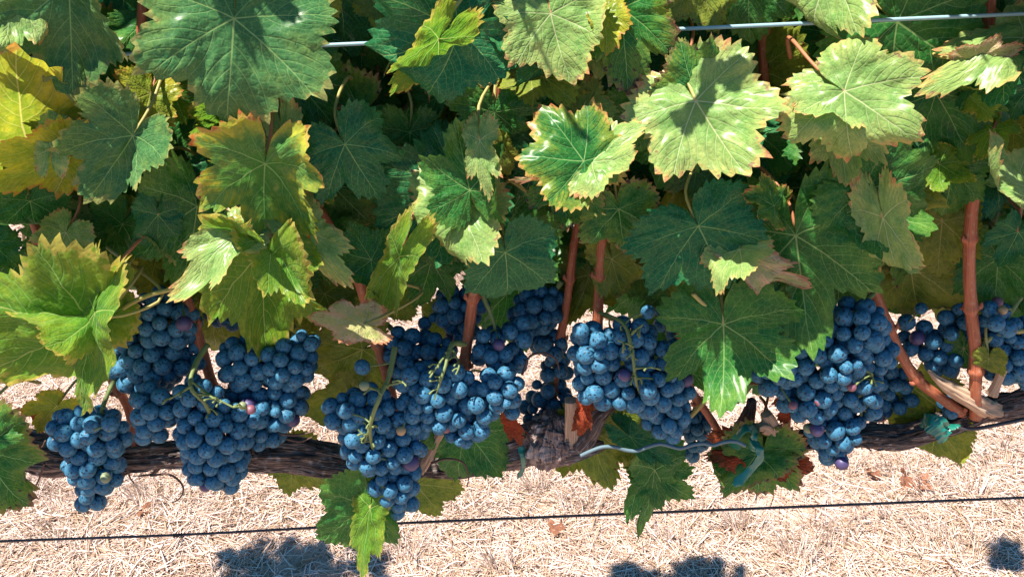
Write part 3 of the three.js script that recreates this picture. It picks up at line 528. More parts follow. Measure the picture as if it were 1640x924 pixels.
  [1, 1030, 705, 1070, 765, -0.01, 0, 0, -0.3, 'olive', { w: 0.9, out: 4 }],
  [1, 1010, 700, 1082, 752, 0.03, 0.02, 0, 0.2, 'teal', { w: 0.4, out: 4, fold: [25, 25] }],
  [1, 1048, 752, 1034, 862, 0.02, 0, 0.45, -0.2, 'dark', { w: 0.45, out: 1, fold: [30, 10] }],
  [1, 1050, 760, 1108, 805, 0.015, 0, 0, 0, 'dark', { w: 0.7, out: 1 }],
  [1, 1212, 728, 1100, 768, 0.03, 0, 0, -0.1, 'spot', { w: 0.5, out: 4 }],
  [1, 1222, 724, 1212, 806, 0.028, 0, 0.1, -0.15, 'spot', { w: 0.9, out: 3 }],
  [1, 1500, 690, 1488, 752, -0.01, 0, 0, -0.3, 'olive', { w: 0.95, out: 4 }],
  [1, 1463, 622, 1462, 698, -0.03, 0, 0, -0.3, 'olive', { w: 1.1, out: 4 }],
  [0, 580, 560, 478, 605, -0.03, 0, 0, -0.5, 'olive', { w: 0.85, out: 4 }],
  [0, 560, 640, 478, 690, -0.025, 0, 0, -0.5, 'olive', { w: 0.65, out: 4 }],
  [0, 470, 735, 515, 790, -0.03, 0, 0, -0.5, 'olive', { w: 0.8, out: 4 }],
  [0, 345, 455, 350, 600, -0.05, 0, 0, -0.4, 'olive', { w: 0.6, out: 4 }],
  [0, 625, 470, 608, 535, -0.04, 0, 0, -0.5, 'olive', { w: 0.9, out: 4 }],
  [0, 690, 420, 672, 500, -0.02, 0, 0, -0.2, 'dark', { w: 0.9, out: 1 }],
  [0, 720, 510, 655, 545, -0.05, 0, 0, -0.5, 'olive', { w: 0.9, out: 4 }],
  [0, 1005, 590, 955, 575, -0.06, 0, 0, -0.5, 'olive', { w: 0.8, out: 4 }],
  [1, 1510, 355, 1500, 450, -0.01, 0, 0, -0.4, 'olive', { w: 0.9, out: 4 }],
  [1, 1600, 415, 1590, 500, 0.0, 0, 0, -0.1, 'dark', { w: 0.95, out: 2 }],
  [1, 1632, 372, 1605, 425, 0.035, 0, 0, -0.05, 'teal', { w: 0.95, out: 1 }],
  [1, 1525, 272, 1520, 350, 0.02, 0, 0, -0.1, 'dark', { w: 0.9, out: 2 }],
  [1, 1585, 575, 1580, 610, 0.03, 0, 0, 0, 'olive', { w: 0.8, out: 4 }],
  [1, 1545, 560, 1530, 610, 0.0, 0, 0, 0, 'dark', { w: 0.7, out: 4 }],
  [1, 1460, 430, 1470, 540, -0.03, 0, 0, -0.3, 'olive', { w: 0.8, out: 4 }],
  [1, 1090, 440, 1070, 510, 0.0, 0, 0, -0.1, 'dark', { w: 0.9 }],
  [1, 1230, 470, 1265, 480, 0.06, 0, 0, 0, 'spot', { w: 1.2 }],
  [0, 505, -20, 495, 45, 0.03, 0, 0, -0.5, 'olive', { w: 0.9, out: 2 }],
  [0, 745, 110, 760, 130, 0.02, 0, 0, -0.5, 'yellow', { w: 0.9 }],
  // withered leaves
  [0, 818, 676, 834, 716, 0.03, 0, -0.2, 0.1, 'dry', { w: 0.42, fold: [40, 40], wave: 0.15, dummy: 0, label: 'withered orange-red leaf left of the knobbly cordon end' }],
  [0, 938, 652, 927, 716, 0.045, 0.01, -0.2, 0.1, 'dry', { w: 0.36, out: 3, fold: [40, 30], wave: 0.18, label: 'withered red leaf hanging on the knobbly cordon end' }],
  [0, 85, 672, 22, 680, -0.01, 0, 0, -0.3, 'dry', { w: 0.6, wave: 0.12, label: 'orange withered leaf resting above the left cordon' }],
  [0, 90, 650, 55, 685, 0.0, 0, 0, -0.3, 'yellow', { w: 0.8 }],
  [1, 1195, 725, 1318, 748, 0.025, 0.01, -0.1, 0.2, 'dry', { w: 0.42, wave: 0.1, fold: [14, 25], label: 'withered brown-red leaf under the cordon by the green tie' }],
  [1, 1280, 640, 1245, 680, 0.02, 0.01, 0, 0.2, 'dry', { w: 0.7, fold: [30, 20], label: 'crumpled red leaf between stub and large bunch' }],
  [1, 1560, 655, 1545, 625, 0.0, 0, 0, 0, 'dry', { w: 0.6, fold: [30, 30], label: 'small dry leaf behind the upright shoot at right' }],
];
function leaf(vi, B, T, nrm, kind, o, petiole) {
  const vine = vines[vi], m = mesh('leaf', buildLeaf(B, T, nrm, o), LM[kind], vine);
  m.position.copy(B).sub(vine.position);
  if (o.label) m.userData.label = o.label;
  if (petiole) {
    const s = petiole, mid = T.clone().sub(B).normalize(), q = [V(0, 0, -0.001), mid.clone().multiplyScalar(-0.018 * s).add(V(0, 0.004, -0.012)), mid.clone().multiplyScalar(-0.03 * s).add(V(rr(-0.02, 0.02), 0.012, -0.045)), V(rr(-0.03, 0.03), rr(0, 0.03), -0.075)];
    mesh('petiole', tube(q, [0.0013, 0.0012, 0.0015, 0.0018], { n: 14, m: 7 }), rnd() < 0.3 ? petioleRed : petioleMat, m);
  }
  return m;
}
for (const [vi, bx, by, tx, ty, z, dz, nx, ny, kind, o] of HERO) {
  const B = at(bx, by, z), T = at(tx, ty, z + dz), toCam = camera.position.clone().sub(B).normalize();
  leaf(vi, B, T, toCam.addScaledVector(CR, nx).addScaledVector(CU, ny), kind, o, kind === 'dry' ? 0 : 1);
}
// visible petioles drawn by hand
for (const [v, z, red, r, pts] of [
  [0, 0.06, 0, 4, [[276, 463], [240, 472], [205, 488], [180, 508]]], [0, 0.06, 1, 4.5, [[112, 246], [85, 247], [55, 244]]], [1, 0.07, 0, 3.5, [[1159, 520], [1142, 500], [1122, 482], [1110, 470]]],
  [0, 0.062, 0, 3, [[809, 404], [808, 390], [800, 378], [785, 374]]], [0, 0.03, 0, 4, [[735, 65], [745, 90], [760, 110], [772, 140]]], [0, 0.03, 0, 4, [[748, 60], [760, 85], [772, 115], [776, 140]]],
  [0, 0.02, 0, 4, [[596, 420], [596, 445], [592, 480], [600, 505]]], [1, 0.02, 0, 4, [[1640, 530], [1610, 534], [1582, 546], [1572, 560]]], [0, 0.0, 0, 3, [[985, 362], [1010, 363], [1080, 361]]], [1, 0.0, 0, 3.5, [[1130, 642], [1100, 672], [1060, 688]]],
]) under('petiole', tube(px3(pts, z), mm(pts[0][0], pts[0][1], z, r), { n: 24, m: 8 }), red ? petioleRed : petioleMat, vines[v]);

// smaller leaves of the side shoots among the big ones
for (let i = 0; i < 60; i++) {
  const x = rr(-10, 1650), y = rr(-10, 380), z = rr(-0.01, 0.04), L = rr(50, 82), a = Math.PI / 2 + rr(-1.2, 1.2), B = at(x, y, z), T = at(x + Math.cos(a) * L, y + Math.sin(a) * L, z + rr(-0.03, 0.04));
  leaf(x < 1010 ? 0 : 1, B, T, camera.position.clone().sub(B).normalize().addScaledVector(CR, rr(-0.8, 0.8)).addScaledVector(CU, rr(-0.8, 0.8)), ['dark', 'mid', 'glow', 'teal', 'light', 'mid', 'olive'][Math.floor(rnd() * 7)], { fold: [rr(0, 45), rr(0, 45)], w: rr(0.7, 1.05), rings: 8 }, 1);
}
// filler leaves behind the ones in front; the ground shows through the holes [x, y, r]
const HOLES = [[745, 425, 36], [655, 465, 30], [690, 560, 60], [52, 400, 26], [935, 385, 26], [520, 720, 60], [845, 560, 60], [665, 180, 12], [1470, 530, 50], [150, 620, 70]];
const kinds = ['dark', 'dark', 'teal', 'dark', 'olive', 'spot', 'teal', 'dark'];
for (let row = 0; row < 6; row++) for (let col = 0; col < 22; col++) {
  const x = -40 + col * 82 + rr(-34, 34) + (row % 2) * 40, y = -30 + row * 76 + rr(-30, 30), z = rr(-0.09, 0.0), L = rr(85, 125);
  const a = Math.PI / 2 + rr(-1.1, 1.1), cx = x + Math.cos(a) * L * 0.3, cy = y + Math.sin(a) * L * 0.3;
  if (y > 405 || HOLES.some(([hx, hy, hr]) => Math.hypot(cx - hx, cy - hy) < hr + L * 0.5)) continue;
  const B = at(x, y, z), T = at(x + Math.cos(a) * L, y + Math.sin(a) * L, z + rr(-0.02, 0.03));
  leaf(x < 1010 ? 0 : 1, B, T, camera.position.clone().sub(B).normalize().addScaledVector(CR, rr(-0.5, 0.5)).addScaledVector(CU, rr(-0.4, 0.3)), kinds[Math.floor(rnd() * 8)], { fold: [rr(0, 25), rr(0, 25)], w: rr(0.8, 1.05), rings: 7 }, 1);
}
for (const [x, y, kind] of [[1090, 450, 'dark'], [1135, 425, 'teal'], [1040, 455, 'dark'], [1205, 500, 'dark'], [1185, 455, 'dark'], [1405, 420, 'dark'], [1440, 430, 'olive'], [1485, 395, 'dark'], [1540, 450, 'olive'], [1600, 480, 'dark'], [1625, 440, 'dark'], [850, 400, 'dark'], [885, 375, 'dark'], [905, 415, 'dark'], [1005, 385, 'dark'], [945, 440, 'olive'], [560, 440, 'dark'], [520, 470, 'olive'], [25, 420, 'dark'], [-10, 450, 'dark'], [215, 395, 'dark'], [255, 400, 'olive'], [340, 400, 'dark'], [155, 405, 'dark'], [470, 500, 'olive'], [640, 380, 'dark'], [1340, 430, 'dark'], [1270, 480, 'dark'], [1070, 560, 'dark'], [830, 455, 'dark'], [725, 370, 'dark'], [1240, 560, 'dark']]) {
  const z = rr(-0.09, -0.05), a = Math.PI / 2 + rr(-0.7, 0.7), L = rr(85, 105), B = at(x, y, z), T = at(x + Math.cos(a) * L, y + Math.sin(a) * L, z + rr(-0.02, 0.02));
  leaf(x < 1010 ? 0 : 1, B, T, camera.position.clone().sub(B).normalize().addScaledVector(CR, rr(-0.4, 0.4)).addScaledVector(CU, rr(-0.3, 0.1)), kind, { w: rr(0.8, 1.05), rings: 8 }, 1);
}
// the depth of the canopy behind, and the part of it above and beside the picture
{
  // spots of sun: the sky stays open towards the sun above these places on the leaves, [x, y, half width]
  scene.updateMatrixWorld(true);
  const blades = vines.flatMap((v) => v.children.filter((c) => c.name === 'leaf')), ray = new THREE.Raycaster();
  const LIT = [[205, 62, 22], [175, 50, 12], [320, 165, 20], [350, 180, 18], [450, 55, 16], [470, 85, 14], [230, 262, 16], [232, 300, 10], [440, 300, 20], [440, 345, 20], [455, 250, 10], [530, 430, 16], [480, 430, 22], [460, 400, 16], [315, 405, 18], [340, 395, 12], [100, 460, 28], [50, 470, 25], [130, 470, 14], [150, 570, 16], [130, 620, 14], [905, 45, 28], [880, 30, 20], [905, 100, 18], [980, 60, 14], [1065, 70, 14], [1050, 40, 10], [1000, 205, 24], [1030, 200, 10], [960, 250, 14], [880, 285, 22], [1200, 225, 35], [1265, 215, 28], [1130, 215, 18], [1160, 260, 20], [1300, 20, 24], [1330, 40, 24], [1280, 60, 12], [1430, 150, 30], [1400, 200, 24], [1300, 130, 20], [1470, 185, 18], [1400, 120, 16], [1340, 250, 16], [1510, 110, 16], [1590, 110, 18], [1600, 270, 18], [1150, 435, 18], [1180, 425, 14], [1260, 455, 18], [1440, 420, 14], [1435, 380, 12], [1375, 430, 12], [690, 390, 24], [690, 420, 14], [765, 235, 14], [770, 265, 10], [540, 505, 20], [565, 690, 14], [560, 715, 10], [150, 682, 8], [176, 680, 8], [785, 560, 14], [575, 885, 14], [30, 160, 25], [20, 200, 20], [20, 40, 16], [60, 280, 25], [40, 265, 14], [1040, 625, 7], [1360, 540, 6], [415, 500, 24], [400, 530, 12], [50, 590, 24], [30, 550, 20], [345, 240, 18], [330, 270, 10], [680, 110, 14], [660, 135, 10], [600, 490, 10], [615, 440, 8], [850, 220, 8], [1190, 340, 14], [1290, 315, 10], [300, 410, 8], [740, 320, 8]].flatMap(([x, y, r]) => [[0, 0], [1, 0.2], [-1, -0.2], [0.2, -1], [-0.2, 1]].map(([u, v]) => {
    const px = x + u * r, py = y + v * r, d = at(px, py, 0).sub(camera.position).normalize(); ray.set(camera.position, d);
    const h = ray.intersectObjects(blades, false)[0]; return h ? h.point : at(px, py, 0.06);
  }));
  const probe = new THREE.Mesh(undefined, LM.dark);
  const open = (g, dx) => {                                    // whether a leaf overhead would cover one of them
    g.computeBoundingSphere(); const c = g.boundingSphere.center, r = g.boundingSphere.radius;
    for (const p of LIT) {
      const o = p.clone(); o.x -= dx; const t = c.clone().sub(o).dot(SUN); if (t < 0.02 || c.distanceTo(o.clone().addScaledVector(SUN, t)) > r) continue;
      probe.geometry = g; ray.set(o, SUN); if (ray.intersectObject(probe).length) return true;
    }
    return false;
  };
  const pile = [[[], []], [[], []]];
  const add = (x, y, z, L, face, shade) => {
    const B = V(x, y, z), a = rr(-1, 1), T = V(x + Math.sin(a) * L, y - Math.cos(a) * L * 0.8, z + rr(-0.02, 0.05));
    const g = buildLeaf(B, T, face ?? V(rr(-0.7, 0.7), rr(0, 1), rr(0.1, 1)), { low: rnd() < 0.5 ? 1 : 2, fold: [rr(0, 25), rr(0, 25)] });
    const vi = x < 0.11 ? 0 : 1; g.translate(x - vines[vi].position.x, y, z); if (shade || !open(g, vines[vi].position.x)) pile[vi][rnd() < 0.8 ? 0 : 1].push(g);
  };
  for (let i = 0; i < 260; i++) {                              // behind
    const px = rr(-60, 1700), py = rr(-60, 400), z = rr(-0.26, -0.1);
    if (HOLES.some(([hx, hy, hr]) => Math.hypot(px - hx, py + 40 - hy) < hr + 62)) continue;
    const q = at(px, py, z); add(q.x, q.y, z, rr(0.055, 0.08));
  }
  for (const [px, py, z, l] of [[1095, 95, 0.07, 0.05], [1130, 130, 0.075, 0.045], [1190, 85, 0.08, 0.05], [375, 60, 0.09, 0.07], [300, 80, 0.09, 0.06], [400, 110, 0.09, 0.05], [75, 70, 0.055, 0.07], [120, 110, 0.055, 0.05], [870, 200, 0.075, 0.05], [1500, 50, 0.04, 0.07], [600, 70, 0.075, 0.07], [560, 220, 0.055, 0.06], [160, 230, 0.06, 0.05], [1120, 370, 0.075, 0.05], [390, 330, 0.09, 0.04]]) for (let k = 0; k < 14; k++) {   // leaves overhead that keep some of those in view in the shade
    const p = at(px, py, z), t = (1.45 + rnd() * 0.25 - p.y) / SUN.y; p.addScaledVector(SUN, t); const n = pile[0][0].length + pile[0][1].length + pile[1][0].length + pile[1][1].length;
    add(p.x + rr(-0.02, 0.02), p.y + l * 0.25, p.z + rr(-0.02, 0.02), l * rr(0.7, 1), SUN.clone().add(V(rr(-0.3, 0.3), 0, rr(-0.3, 0.3))));
    if (pile[0][0].length + pile[0][1].length + pile[1][0].length + pile[1][1].length > n) break;
  }
  for (const [px, py, n, s] of [[430, 920, 11, 0.09], [500, 900, 12, 0.09], [590, 912, 11, 0.08], [1070, 938, 9, 0.09], [1150, 938, 7, 0.07], [1622, 890, 6, 0.012]]) {   // shoot tips above the row, whose shade reaches the ground in view
    const q = onGround(px, py).addScaledVector(SUN, 1.7 / SUN.y);
    for (let i = 0; i < n; i++) add(q.x + rr(-s, s), q.y + rr(-0.12, 0.03), q.z + rr(-s, s) * 0.6, rr(0.045, 0.06), V(rr(-0.6, 0.6), rr(0.4, 1), rr(-0.4, 0.8)));
  }
  for (let i = 0; i < 900; i++) {                              // above
    const x = rr(-0.95, 0.85), t = rnd(), y = 1.42 + t * 0.34, z = rr(-0.13, 0.17) * (1 - 0.3 * t);
    add(x, y, z, rr(0.055, 0.085), V(rr(-0.6, 0.6), rr(0.4, 1), rr(-0.4, 0.8)));
  }
  for (let i = 0; i < 70; i++) { const s = rnd() < 0.5 ? -1 : 1; add(s * rr(0.62, 0.95), rr(1.0, 1.45), rr(-0.2, 0.1), rr(0.06, 0.085)); }
  vines.forEach((v, vi) => pile[vi].forEach((l, k) => { if (!l.length) return; const m = mesh('foliage', mergeGeometries(l), k ? LM.olive : LM.dark, v); m.userData.kind = 'stuff'; }));
}

// ---------------------------------------------------------------- grapes
const grapeMaps = [0, 1, 2, 3].map((s) => {
  const col = [], pitch = (u, v) => {
    const a = u * 6.2832, y = Math.cos(v * Math.PI), q = Math.sin(v * Math.PI), X = Math.cos(a) * q, Z = Math.sin(a) * q, k = s * 11.3;
    const big = noise(X * 1.5, y * 1.5, Z * 1.5 + k), rub = noise(X * 2.5 + k, y * 1.7, Z * 2.5), scr = Math.abs(noise(X * 2.2, y * 5.5 + k, Z * 2.2)), fine = noise(X * 26, y * 26, Z * 26 + k);
    const dark = Math.max(sst(0.46, 0.54, rub + 0.06 * fine), sst(0.03, 0.012, scr) * sst(0.25, 0.45, noise(X * 1.7, y * 1.7 + k, Z * 1.7 + 5)), sst(0.965, 0.98, y + 0.03 * fine), sst(0.9, 0.95, noise(X * 3.5, y * 3.5, Z * 3.5 + k) + 0.35 * big));
    return { big, dark, fine };
  };
  const map = tex(256, 128, (u, v) => { const { big, dark, fine } = pitch(u, v); return mixc(mixc([0.012, 0.086, 0.16], [0.038, 0.15, 0.25], 0.5 + 0.8 * big + 0.04 * fine), [0.008, 0.009, 0.018], dark * 0.92); });
  const rough = tex(128, 64, (u, v) => { const d = pitch(u, v).dark, r = 0.72 - 0.42 * d; return [r, r, r]; }, false);
  return new THREE.MeshPhysicalMaterial({ name: 'grape_skin', specularIntensity: 0.7, map, roughnessMap: rough, roughness: 1 });
});
const purpleSkin = std({ color: new THREE.Color().setRGB(0.045, 0.032, 0.10), roughness: 0.5 }), pinkSkin = std({ color: new THREE.Color().setRGB(0.17, 0.06, 0.085), roughness: 0.5 }), greenSkin = std({ color: new THREE.Color().setRGB(0.16, 0.19, 0.10), roughness: 0.55 }), tanSkin = std({ color: new THREE.Color().setRGB(0.3, 0.2, 0.1), roughness: 0.6 });
const SKINS = { purple: purpleSkin, pink: pinkSkin, green: greenSkin, tan: tanSkin };
const berry = new THREE.SphereGeometry(1, 20, 14);
const stemMat = std({ color: new THREE.Color().setRGB(0.12, 0.155, 0.045), roughness: 0.65 });
// balls: [x, y, r] in pixels make up the outline; stem: paths in pixels; odd: [x, y, r, skin]
function bunch(label, z, balls, stem, odd = [], o = {}) {
  const B = balls.map(([x, y, r, dz = 0]) => ({ p: at(x, y, z + dz), r: mm(x, y, z, r) * 1.06 }));
  const top = at(stem[0][0][0], stem[0][0][1], z + (stem[0][0][2] ?? 0));
  const t = thing('grape_bunch', top, label, 'grape bunch', 'bunches of dark grapes along the cordons');
  const br = o.berry ?? 0.0077, inside = (p, m) => { let d = -1; for (const b of B) d = Math.max(d, b.r - p.distanceTo(b.p)); return d - m; };
  const lo = V(9, 9, 9), hi = V(-9, -9, -9); for (const b of B) { lo.min(b.p.clone().subScalar(b.r)); hi.max(b.p.clone().addScalar(b.r)); }
  let vol = 0; const pts = [], tries = 24000;
  for (let i = 0; i < tries; i++) { const p = V(rr(lo.x, hi.x), rr(lo.y, hi.y), rr(lo.z, hi.z)); if (inside(p, 0) > 0) { vol++; pts.push(p); } }
  vol *= (hi.x - lo.x) * (hi.y - lo.y) * (hi.z - lo.z) / tries;
  const n = Math.round((o.fill ?? 0.74) * vol / (4.19 * br ** 3)), P = pts.slice(0, n).map((p) => ({ p, r: br * (rnd() < 0.1 ? rr(0.62, 0.8) : rr(0.84, 1.1)) }));
  for (let it = 0; it < 70; it++) {
    for (let i = 0; i < n; i++) for (let j = i + 1; j < n; j++) {
      const a = P[i], b = P[j], d = b.p.clone().sub(a.p), l = d.length() || 1e-6, want = (a.r + b.r) * 0.97;
      if (l < want) { d.multiplyScalar((want - l) / l * 0.5); a.p.sub(d); b.p.add(d); }
    }
    for (const a of P) {                                       // stay within the outline
      let best = null, bd = -9; for (const b of B) { const d = b.r - a.p.distanceTo(b.p); if (d > bd) { bd = d; best = b; } }
      if (bd < a.r * 0.9) a.p.lerp(best.p, Math.min(1, (a.r * 0.9 - bd) / Math.max(a.p.distanceTo(best.p), 1e-6)));
    }
  }
  const mid = B.reduce((s, b) => s.add(b.p), V(0, 0, 0)).multiplyScalar(1 / B.length), Q = new THREE.Quaternion(), UPV = V(0, 1, 0);
  const shell = P.filter((a) => inside(a.p, 0) < a.r * 2.9 && a.p.z > Math.min(...B.map((b) => b.p.z)) - br * 1.2);
  const put = (p, r, m, lab) => {
    const g = mesh('grape', berry, m, t); g.position.copy(p).sub(top); g.scale.set(r * rr(0.95, 1.03), r * rr(0.98, 1.08), r * rr(0.95, 1.03));
    const out = p.clone().sub(mid).normalize().add(V(rr(-0.5, 0.5), rr(-0.6, 0.3), rr(-0.2, 0.8))).normalize();
    g.quaternion.copy(Q.setFromUnitVectors(UPV, out)).multiply(new THREE.Quaternion().setFromAxisAngle(UPV, rnd() * 6.28)); if (lab) g.userData.label = lab; return g;
  };
  const clear = odd.map(([x, y, r]) => ({ p: at(x, y, z + (B[0].r * 0.6)), r: mm(x, y, z, r) }));
  for (const a of shell) put(a.p, a.r, rnd() < 0.008 ? purpleSkin : grapeMaps[Math.floor(rnd() * 4)]);
  for (const [x, y, r, skin, dz] of odd) {
    let zf = z + (dz ?? 0);
    if (dz === undefined) { zf = -1; for (const b of B) { const q = at(x, y, b.p.z), d = Math.hypot(q.x - b.p.x, q.y - b.p.y); if (d < b.r) zf = Math.max(zf, b.p.z + Math.sqrt(b.r * b.r - d * d)); } if (zf < 0) zf = z; }
    shell.push({ p: at(x, y, zf), r: mm(x, y, zf, r) });
    put(at(x, y, zf), mm(x, y, zf, r), skin ? SKINS[skin] : grapeMaps[Math.floor(rnd() * 4)], skin ? { purple: 'purple-tinged grape', pink: 'small unripe pink grape', green: 'small unripe green grape', tan: 'shrivelled tan grape' }[skin] : undefined);
  }
  const parts = [], sr = o.stem ?? 4.6;
  stem.forEach((s, k) => parts.push(tube(s.map(([x, y, dz = 0]) => at(x, y, z + dz).sub(top)), [mm(s[0][0], s[0][1], z, k ? sr * 0.55 : sr), mm(s[0][0], s[0][1], z, k ? sr * 0.35 : sr * 0.7), mm(s[0][0], s[0][1], z, sr * 0.3)], { n: 40, m: 9, shape: (a, t, l) => 1 + 0.22 * noise(l * 90, k * 7, top.x * 50) + 0.12 * noise(Math.cos(a) * 2, Math.sin(a) * 2, l * 200) })));
  for (const s of stem) {                                      // short forks that carry single grapes or their scars
    const c = new THREE.CatmullRomCurve3(s.map(([x, y, dz = 0]) => at(x, y, z + dz).sub(top)));
    for (let k = 0, nk = 2 + Math.round(c.getLength() * 35); k < nk; k++) { const q = c.getPointAt(rr(0.3, 1)), d = V(rr(-1, 1), rr(-0.5, 0.4), rr(0, 0.8)).normalize(), l = rr(0.005, 0.011), e = q.clone().addScaledVector(d, l); parts.push(tube([q, q.clone().addScaledVector(d, l * 0.6).add(V(0, rr(0, 0.002), 0)), e], [0.0009, 0.0006, 0.0011], { n: 6, m: 6 })); }
  }
  const ax = stem.flatMap((s) => { const c = new THREE.CatmullRomCurve3(s.map(([x, y, dz = 0]) => at(x, y, z + dz))); return c.getPoints(8); }).concat(B.map((b) => b.p));
  for (const a of shell) {                                     // a pedicel from the nearest branch to each grape
    let near = ax[0]; for (const q of ax) if (q.distanceTo(a.p) < near.distanceTo(a.p)) near = q;
    const d = a.p.clone().sub(near), l = d.length(); if (l < a.r * 1.3) continue; d.multiplyScalar(1 / l);
    const from = near.clone().sub(top), to = a.p.clone().addScaledVector(d, -a.r * 0.85).sub(top), bendp = from.clone().lerp(to, 0.5).add(V(rr(-1, 1), rr(0, 1), rr(-1, 1)).multiplyScalar(0.003));
    parts.push(tube([from, bendp, to], [0.0011, 0.0007, 0.0013], { n: 5, m: 4 }));
  }
  mesh('stem', mergeGeometries(parts), stemMat, t);
  return t;
}
bunch('small drooping bunch at far left, hanging in front of the thick cordon', 0.035, [[125, 690, 44], [168, 692, 42], [150, 735, 46], [158, 755, 38], [145, 795, 26]], [[[190, 592, -0.03], [172, 630, -0.01], [160, 665, 0], [150, 720, 0]], [[160, 680, 0.012], [175, 690, 0.03]]], [[168, 765, 8, 'green'], [147, 680, 14], [176, 678, 14], [140, 700, 13]]);
bunch('wide bunch just right of the big pale curled leaf, beside a leaning shoot', 0.0, [[210, 510, 44], [265, 512, 52], [250, 565, 55], [205, 575, 38], [235, 600, 44], [295, 570, 35]], [[[290, 480, 0], [265, 500, 0], [245, 550, 0], [235, 610, 0]]], [[294, 518, 13, 'purple']]);
bunch('cone-shaped bunch with forked green stem on top, in front of the cordon', 0.045, [[250, 650, 40], [240, 685, 30], [318, 640, 40], [345, 685, 60], [345, 735, 50], [362, 760, 30], [388, 668, 30]], [[[332, 552, -0.02], [312, 585, 0.0], [305, 620, 0.02], [330, 650, 0.02], [345, 720, 0]], [[308, 612, 0.02], [335, 632, 0.036], [372, 652, 0.04]], [[306, 618, 0.02], [270, 640, 0.03]], [[322, 625, 0.03], [345, 640, 0.045]]], [[401, 656, 8, 'pink', 0.03], [388, 650, 7, 'green', 0.03], [303, 720, 15]]);
bunch('bunch hanging below a large half-lit leaf, between two leaning shoots', 0.015, [[395, 580, 46], [460, 580, 46], [440, 640, 52], [425, 685, 36], [492, 550, 24], [380, 640, 30]], [[[470, 520, -0.02], [450, 560, 0], [435, 620, 0], [430, 680, 0]]]);
bunch('small shaded bunch behind the left leaning shoot', -0.05, [[360, 492, 34], [345, 478, 24], [375, 510, 20]], [[[350, 440, -0.01], [358, 480, 0], [362, 515, 0]]], [], { fill: 0.66 });
bunch('long bunch tapering down past the cordon, green stem along its upper half', 0.05, [[548, 660, 34], [590, 662, 46], [598, 708, 52], [652, 665, 32], [640, 715, 42], [630, 765, 44], [640, 800, 30]], [[[632, 556, -0.01], [622, 605, 0.012], [606, 640, 0.03], [592, 690, 0.03], [620, 770, 0]], [[612, 625, 0.022], [570, 618, 0.03]], [[615, 618, 0.02], [645, 612, 0.03]], [[598, 662, 0.03], [585, 705, 0.03]]], [[580, 588, 13], [642, 690, 8, 'tan'], [583, 618, 8, 'green', 0.03], [563, 678, 15], [565, 705, 14], [554, 658, 14]]);
bunch('dark bunch behind a leaning shoot, just above the long tapering bunch', -0.02, [[650, 558, 38], [692, 566, 38], [676, 590, 38], [642, 592, 30], [712, 590, 30]], [[[620, 520, -0.02], [645, 545, 0], [675, 590, 0]]]);
bunch('broad sideways bunch right of the long tapering one, with three bright green stems', 0.045, [[690, 625, 40], [722, 610, 36], [705, 655, 40], [676, 640, 34], [755, 645, 46], [800, 622, 38], [745, 680, 36], [660, 605, 28]], [[[745, 552, -0.015], [724, 552, 0.0], [712, 590, 0.02], [695, 640, 0.03]], [[722, 555, 0.0], [735, 585, 0.02], [730, 600, 0.03]], [[722, 560, 0.0], [705, 580, 0.02], [688, 605, 0.03]]], [[714, 685, 9, 'pink'], [675, 690, 15], [820, 660, 13], [772, 690, 13]]);
bunch('shaded bunch behind the tall reddish shoot', -0.04, [[730, 488, 36], [742, 520, 30], [712, 505, 24], [770, 490, 20]], [[[770, 440, 0], [745, 470, 0], [730, 520, 0]]], [[680, 518, 11], [722, 538, 9, 'purple'], [733, 524, 9, 'green']], { fill: 0.66 });
bunch('loose bunch with a few bright grapes right of the tall middle shoot', 0.01, [[800, 560, 38], [828, 535, 30], [775, 572, 20], [822, 580, 26]], [[[772, 470, -0.01], [790, 515, 0.0], [798, 560, 0.0]]], [[775, 538, 12], [768, 562, 13], [786, 571, 13], [799, 552, 10, 'purple']], { fill: 0.66 });
bunch('dim bunch beneath the hanging dark leaf in mid row', -0.035, [[862, 495, 40], [838, 520, 32], [880, 480, 24], [858, 545, 24]], [[[900, 450, 0], [880, 480, 0], [860, 530, 0]]]);
bunch('straggly dark bunch above the knobbly cordon end', -0.03, [[885, 555, 26], [890, 590, 28], [880, 630, 30], [858, 655, 28], [905, 640, 22]], [[[905, 520, 0], [892, 570, 0], [885, 620, 0], [870, 660, 0]]], [], { fill: 0.58 });
bunch('large wide-shouldered bunch in mid row, pointing down to the wavy wire', 0.045, [[955, 560, 44], [1010, 548, 44], [962, 610, 44], [1035, 610, 58], [1000, 610, 46], [1066, 662, 40], [1080, 620, 34], [1062, 560, 34], [1070, 685, 26]], [[[960, 500, -0.02], [1000, 520, 0.01], [1012, 560, 0.026], [1018, 605, 0.03], [1040, 670, -0.01]], [[1012, 535, 0.03], [1030, 520, 0.035]], [[1015, 555, 0.038], [990, 545, 0.04]], [[1017, 590, 0.04], [1045, 588, 0.04]]], [[1038, 500, 12], [1001, 601, 11, 'purple'], [930, 530, 14], [1038, 625, 15]], { stem: 3.5 });
bunch('shadowed bunch left of the hanging green leaf', -0.03, [[1085, 510, 36], [1120, 545, 34], [1145, 490, 20], [1095, 565, 30]], [[[1110, 455, 0], [1100, 500, 0], [1105, 560, 0]]]);
bunch('small dark bunch behind the wavy wire', -0.035, [[1112, 680, 28], [1120, 705, 22], [1106, 728, 16]], [[[1115, 640, 0], [1112, 680, 0], [1108, 730, 0]]], [], { berry: 0.0068 });
